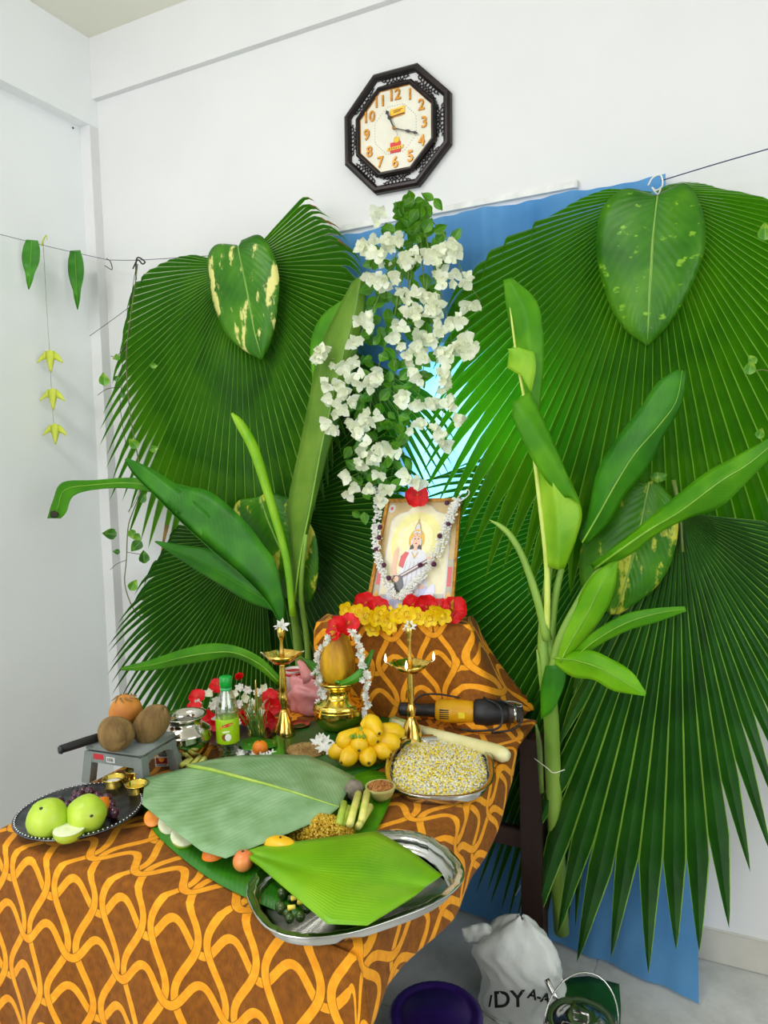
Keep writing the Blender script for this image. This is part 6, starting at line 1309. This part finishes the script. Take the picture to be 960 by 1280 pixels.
ball('orange', 325, 935, zL + .022, .022, m_orange, 'small orange with white jasmine in front of the left lamp'); ball('lime', 443, 988, zL + .024, .025, M('grey_fuzzy_shell', rgb(138, 128, 112), rgb(108, 98, 84), rough=.9, scale=40, bump=.8), 'grey hairy small coconut beside the cane pieces', 'coconut', dimple=False).name = 'small_coconut'
ball('marigold', 284, 950, zL + .010, .010, m_orange, 'tiny orange marigold in front of the bottle', 'flower')
m_shell = M('coconut_shell', rgb(196, 190, 120), rgb(160, 150, 84), rough=.6, scale=20, bump=.3); m_jag = M('brown_sugar', rgb(196, 136, 70), rgb(168, 104, 50), rough=.8, scale=90, bump=1)
c = P(476, 1000, Z=zL + .001); t = lathe_thing('coconut_cup', 'half coconut shell filled with brown sugar beside the cane pieces', 'cup', c, [(0, 0), (.016, .002), (.029, .014), (.036, .030), (.0365, .036), (.033, .036), (.031, .028), (.02, .015), (0, .012)], m_shell, 30, 'shell')
def sug(rr):
    r = .030 * math.sqrt(rr.random()); a = rr.uniform(0, 6.28); return c + Vector((r * math.cos(a), r * math.sin(a), .034 + .008 * (1 - (r / .03) ** 2)))
mk('filling', *g_lathe([(.031, .031), (.02, .038), (0, .041)], c, n=20), m_jag, t); scatter_stuff('crumbs', sug, 220, .0026, m_jag, t, 31)
m_cane = M('sugar_cane_flesh', rgb(232, 226, 130), rgb(206, 210, 96), rough=.5, scale=30, stretch=(1, 1, .3)); m_cane2 = M('sugar_cane_green', rgb(190, 208, 84), rgb(160, 188, 60), rough=.5)
for i, (x0, y0_, x1, y1_, m_, zz) in enumerate([(437, 1031, 448, 992, m_cane, .030), (447, 1034, 463, 1008, m_cane, .018), (428, 1033, 436, 1010, m_cane2, .022), (424, 1030, 430, 1004, m_cane2, .030), (452, 1026, 459, 990, m_cane, .028), (434, 1024, 445, 1006, m_cane2, .012)]):
    a, b_ = P(x0, y0_, Z=zL + zz), P(x1, y1_, Z=zL + zz + .004); g = g_tube([a, b_], [.0085, .0085], 6); o = mk('cane_piece', g[0], g[1], m_); tag(o, ['longest upright pale', 'short pale right hand', 'leftmost upright green', 'tilted green left hand', 'upright pale right of middle', 'lowest front green'][i] + ' sugar cane piece beside the half coconut cup', 'food', 'cut cane pieces beside the coconut cup'); 
for i, (x0, y0_, x1, y1_) in enumerate([(232, 956, 244, 944), (240, 957, 250, 946), (248, 957, 256, 948), (226, 957, 236, 950)]):
    a, b_ = P(x0, y0_, Z=zL + .008), P(x1, y1_, Z=zL + .012); g = g_tube([a, b_], .0075, 6); o = mk('cane_piece', g[0], g[1], m_cane); tag(o, ['second yellow cane piece from the left', 'third yellow cane piece from the left', 'rightmost yellow cane piece', 'leftmost yellow cane piece'][i] + ' in front of the silver pot', 'food', 'cut cane pieces in front of the silver pot')
# yellow rice heap
rc = P(402, 1042, Z=zL); m_rice = M('yellow_rice', rgb(206, 168, 30), rgb(180, 140, 20), rough=.6); m_rice2 = M('pale_yellow_rice', rgb(226, 196, 70), rough=.6)
rh = thing('yellow_rice', 'heap of yellow rice between the cover leaf and the front leaf', 'rice', rc); rh['kind'] = 'stuff'
V = []; F = []; n = 24
for j in range(7):
    for i in range(n): f = j / 6; a = 2 * PI * i / n; V.append(rc + Vector((.075 * f * math.cos(a), .06 * f * math.sin(a), .034 * (1 - f * f))))
for j in range(6):
    for i in range(n): k_ = (i + 1) % n; F.append((j * n + i, (j + 1) * n + i, (j + 1) * n + k_, j * n + k_))
mk('heap', V, F, m_rice, rh, kind='stuff')
def ricep(rr): r = math.sqrt(rr.random()); a = rr.uniform(0, 6.28); return rc + Vector((.077 * r * math.cos(a), .062 * r * math.sin(a), .036 * (1 - r * r) + rr.uniform(0, .003)))
scatter_stuff('rice_grains', ricep, 1300, .0030, [m_rice, m_rice2, m_rice], rh, 33, 1.8)
# brown grain heap and white blossoms near the pot
gc2 = P(384, 938, Z=zL); m_pad = M('paddy_grain', rgb(190, 156, 96), rgb(150, 116, 62), rough=.7); gh = thing('paddy_heap', 'small heap of brown paddy grain left of the brass pot', 'grain', gc2); gh['kind'] = 'stuff'
def padp(rr): r = math.sqrt(rr.random()); a = rr.uniform(0, 6.28); return gc2 + Vector((.06 * r * math.cos(a), .05 * r * math.sin(a), .012 * (1 - r * r) + .002 * rr.random()))
mk('heap', *g_lathe([(.058, 0), (.04, .006), (.02, .010), (0, .012)], gc2, n=24), m_pad, gh, kind='stuff'); scatter_stuff('paddy_grains', padp, 900, .0022, m_pad, gh, 34, 2.0)
rr = random.Random(18)
for bi, (x, y, s) in enumerate([(396, 928, 1.4), (404, 934, 1.5), (412, 938, 1.3), (408, 926, 1.2), (418, 932, 1.1), (458, 897, 1.0), (420, 940, 1.0), (401, 922, 1.0)]):
    p = P(x, y, Z=zL + .016); o = place(rr.choice(jas_me), 'white_flower', p, toward(p, .4, rr, .5), s, rr=rr); tag(o, ordw([0, 3, 5, 4, 6, 8, 7, 2][bi]) + ' white star blossom from the left at the brass pot foot', 'flower', 'white blossoms at the foot of the brass pot')
for bi, (x, y, s) in enumerate([(305, 940, 1.0), (312, 938, 1.1), (318, 944, 1.1), (327, 946, 1.0), (334, 946, 1.0), (340, 942, .9), (300, 942, .9), (330, 938, .8)]):
    p = P(x, y, Z=zL + .008); o = place(rr.choice(jas_me), 'white_flower', p, toward(p, .5, rr, .5), s, rr=rr); tag(o, ordw([1, 2, 3, 4, 6, 7, 0, 5][bi]) + ' white thin petalled blossom from the left around the small orange', 'flower', 'white blossoms around the small orange')
for i, (A_, M_, B_) in enumerate([([(338, 926, .01), (340, 944, .01)], [(346, 918, .02), (348, 934, .015), (350, 946, .01)], [(356, 924, .01), (356, 944, .01)]), ([(300, 925, .02), (320, 921, .02), (345, 925, .02)], [(298, 930, .02), (320, 930, .025), (347, 929, .02)], [(304, 937, .02), (322, 938, .02), (346, 933, .02)])]):
    n3 = [(x, y, zL + z) for x, y, z in M_]; a3 = [(x, y, zL + z) for x, y, z in A_]; b3 = [(x, y, zL + z) for x, y, z in B_]
    while len(a3) < 3: a3 = [a3[0], tuple((np.array(a3[0]) + np.array(a3[1])) / 2), a3[1]]
    while len(b3) < 3: b3 = [b3[0], tuple((np.array(b3[0]) + np.array(b3[1])) / 2), b3[1]]
    o = sheet('betel_leaf', a3, n3, b3, m_mango, None, 'Z', nc=3, sub=4); tag(o, ['small upright green leaf right of the little orange', 'glossy dark green leaf behind the little orange'][i], 'leaf', 'small leaves beside the little orange')
# ================================================================ FLOOR THINGS
m_purpl = M('purple_plastic', rgb(56, 30, 112), rgb(44, 22, 92), rough=.35)
c = Vector((1.800, -.700, .0)); t = thing('storage_tub', 'purple round plastic tub with a ribbed lid on the floor under the table edge', 'tub', c)
mk('tub_body', *g_lathe([(0, 0.001), (.105, 0.001), (.115, .085), (.112, .09)], c, n=40), m_purpl, t)
mk('lid', *g_lathe([(.118, .084), (.126, .085), (.127, .108), (.122, .114), (.108, .116), (.104, .111), (.09, .110), (.086, .114), (0, .115)], c, n=72, lobes=36, lobe_amp=.006), m_purpl, t)
# white plastic bag with lettering
m_bag = M('white_plastic_film', rgb(232, 236, 232), rgb(218, 222, 218), rough=.35, scale=6, bump=.5, bscale=16, bdist=.012)
Yb = -.46; rowsb = [(1146, 648, 656), (1152, 634, 668), (1162, 618, 680), (1176, 606, 690), (1192, 598, 698), (1210, 602, 702), (1228, 606, 700), (1246, 602, 692), (1264, 604, 686), (1284, 610, 684), (1310, 606, 688), (1345, 604, 690)]
bt = thing('plastic_bag', 'crumpled white plastic bag with black letters on the floor', 'bag', (P(650, 1240, Y=Yb).x, Yb, 0)); V = []; F = []; n = 44; br_ = random.Random(19); phs = [br_.uniform(0, 6.28) for _ in range(12)]
rws = smooth_pts(rowsb, 4)
for j, (py, xl, xr) in enumerate(rws):
    pl, pr_ = P(xl, py, Y=Yb), P(xr, py, Y=Yb); cx_ = (pl + pr_) / 2; hw = (pr_ - pl).length / 2
    for i in range(n):
        a = 2 * PI * i / n; cr2 = 1 + .07 * math.sin(3 * a + phs[0] + j * .35) + .09 * abs(math.sin(5 * a + phs[1] - j * .3 + math.sin(j * .5))) + .06 * abs(math.sin(8 * a + j * .5 + phs[2])) - .09
        V.append(Vector((cx_.x + hw * cr2 * math.cos(a), Yb + .62 * hw * cr2 * math.sin(a), max(.002, cx_.z + .006 * math.sin(4 * a + phs[3])))))
for j in range(len(rws) - 1):
    for i in range(n): k_ = (i + 1) % n; F.append((j * n + i, j * n + k_, (j + 1) * n + k_, (j + 1) * n + i))
F.append(tuple(range(n)))
mk('bag_body', V, F, m_bag, bt)
from mathutils.bvhtree import BVHTree
bag_bvh = BVHTree.FromPolygons(V, F)
o = sheet('bag_handle', [(624, 1164, Yb), (608, 1154, Yb - .01), (592, 1156, Yb - .02), (577, 1160, Yb - .02)], [(622, 1172, Yb - .02), (608, 1166, Yb - .03), (592, 1168, Yb - .03), (579, 1170, Yb - .03)], [(618, 1186, Yb), (606, 1178, Yb - .01), (594, 1180, Yb - .02), (580, 1178, Yb - .02)], m_bag, bt, nc=3, sub=4, wave=.006, wfreq=20)
def letters(s, size, x, y, rot, Y_):
    v0 = (CR * ((x - 480) / FPX) - CU * ((y - 640) / FPX) + CF).normalized(); h = bag_bvh.ray_cast(CAM, v0)
    if h[0] is None: return
    ux = CR * math.cos(rot) + CU * math.sin(rot); uy = -CR * math.sin(rot) + CU * math.cos(rot); tv_, tf_ = text_geo(s, size, 0, .0012, 1.0, 4)
    bm = bmesh.new(); vv = [bm.verts.new(q) for q in tv_]; [bm.faces.new([vv[k] for k in f]) for f in tf_]
    bmesh.ops.triangulate(bm, faces=bm.faces[:])
    for _ in range(2): bmesh.ops.subdivide_edges(bm, edges=[e for e in bm.edges if e.calc_length() > .008], cuts=1, use_grid_fill=False); bmesh.ops.triangulate(bm, faces=bm.faces[:])
    bm.verts.index_update(); out = []
    for q in bm.verts:
        o_ = h[0] - v0 * .3 + ux * q.co.x + uy * q.co.y; hh = bag_bvh.ray_cast(o_, v0); out.append((hh[0] if hh[0] is not None else h[0] + ux * q.co.x + uy * q.co.y) - v0 * .002)
    fs_ = [tuple(v.index for v in f.verts) for f in bm.faces]; bm.free()
    mk('printed_letters', out, fs_, m_black, bt, smooth=False)
zfront = Yb - .075
letters('DY', .066, 636, 1250, .04, Yb - .105); letters('/', .045, 613, 1252, .1, Yb - .085); letters('A-A', .038, 674, 1246, -.28, Yb - .095)
# steel pail
c = Vector((2.178, -.655, 0)); t = thing('steel_pail', 'small lidded steel pail with a wire handle on the floor', 'pail', c)
mk('pail_body', *g_lathe([(0, .001), (.072, .001), (.086, .16), (.089, .175), (.091, .177), (.089, .180), (.086, .176)], c, n=40), m_steel, t)
mk('lid', *g_lathe([(.088, .180), (.084, .184), (.078, .181), (.055, .183), (.05, .190), (.03, .192), (0, .192)], c, n=40), m_steel, t)
g = g_tube([c + Vector((-.018, 0, .190)), c + Vector((-.018, 0, .204)), c + Vector((.018, 0, .204)), c + Vector((.018, 0, .190))], .004, 6); mk('lid_handle', g[0], g[1], m_steel, t)
hd = [c + CR * (.094 * math.cos(a)) * 1.0 + Vector((-.0, .05 * math.sin(a), .172 + .105 * math.sin(a))) for a in [PI * i / 16 for i in range(17)]]
for q in hd: q.z = q.z
g = g_tube(hd, .0022, 7); mk('bail_handle', g[0], g[1], m_steel, t)
g = g_tube([P(683, 1224, Y=-.56), P(690, 1238, Y=-.57), P(699, 1256, Y=-.58), P(715, 1300, Y=-.6)], [.008, .008, .007, .006], 10, 3); o = mk('steel_rod', g[0], g[1], m_steel); tag(o, 'steel ladle handle standing beside the pail', 'ladle')
o = sheet('leaf_piece', [(694, 1224, .006), (692, 1262, .012), (690, 1300, .02)], [(736, 1220, .012), (735, 1260, .02), (733, 1300, .02)], [(774, 1230, .006), (776, 1262, .012), (774, 1300, .02)], m_tleafd, None, 'Z', nc=4, sub=4, wave=.003); tag(o, 'square cut dark green banana leaf behind the pail on the floor', 'leaf')
cord('loose_string', [P(655, 1100, Y=-.15), P(645, 1118, Y=-.15), P(636, 1130, Z=.004), P(640, 1142, Z=.004), P(634, 1152, Z=.004)], .0018, m_white_str, 'thin white string hanging down to the floor behind the white bag')
cord('loose_string', [P(668, 948, Y=-.36), P(684, 960, Y=-.42), P(692, 966, Y=-.435), P(706, 962, Y=-.42)], .0012, m_white_str, 'thin white thread tied around the right banana stem')
p = P(574, 1138, Z=.004); g = g_tube([p, p + Vector((.01, .004, .012)), p + Vector((.004, .012, .02))], [.004, .006, .003], 6, 2); o = mk('litter_scrap', g[0], g[1], M('grey_scrap', rgb(90, 90, 88), rgb(150, 150, 148))); tag(o, 'tiny grey scrap on the floor near the table leg', 'litter')
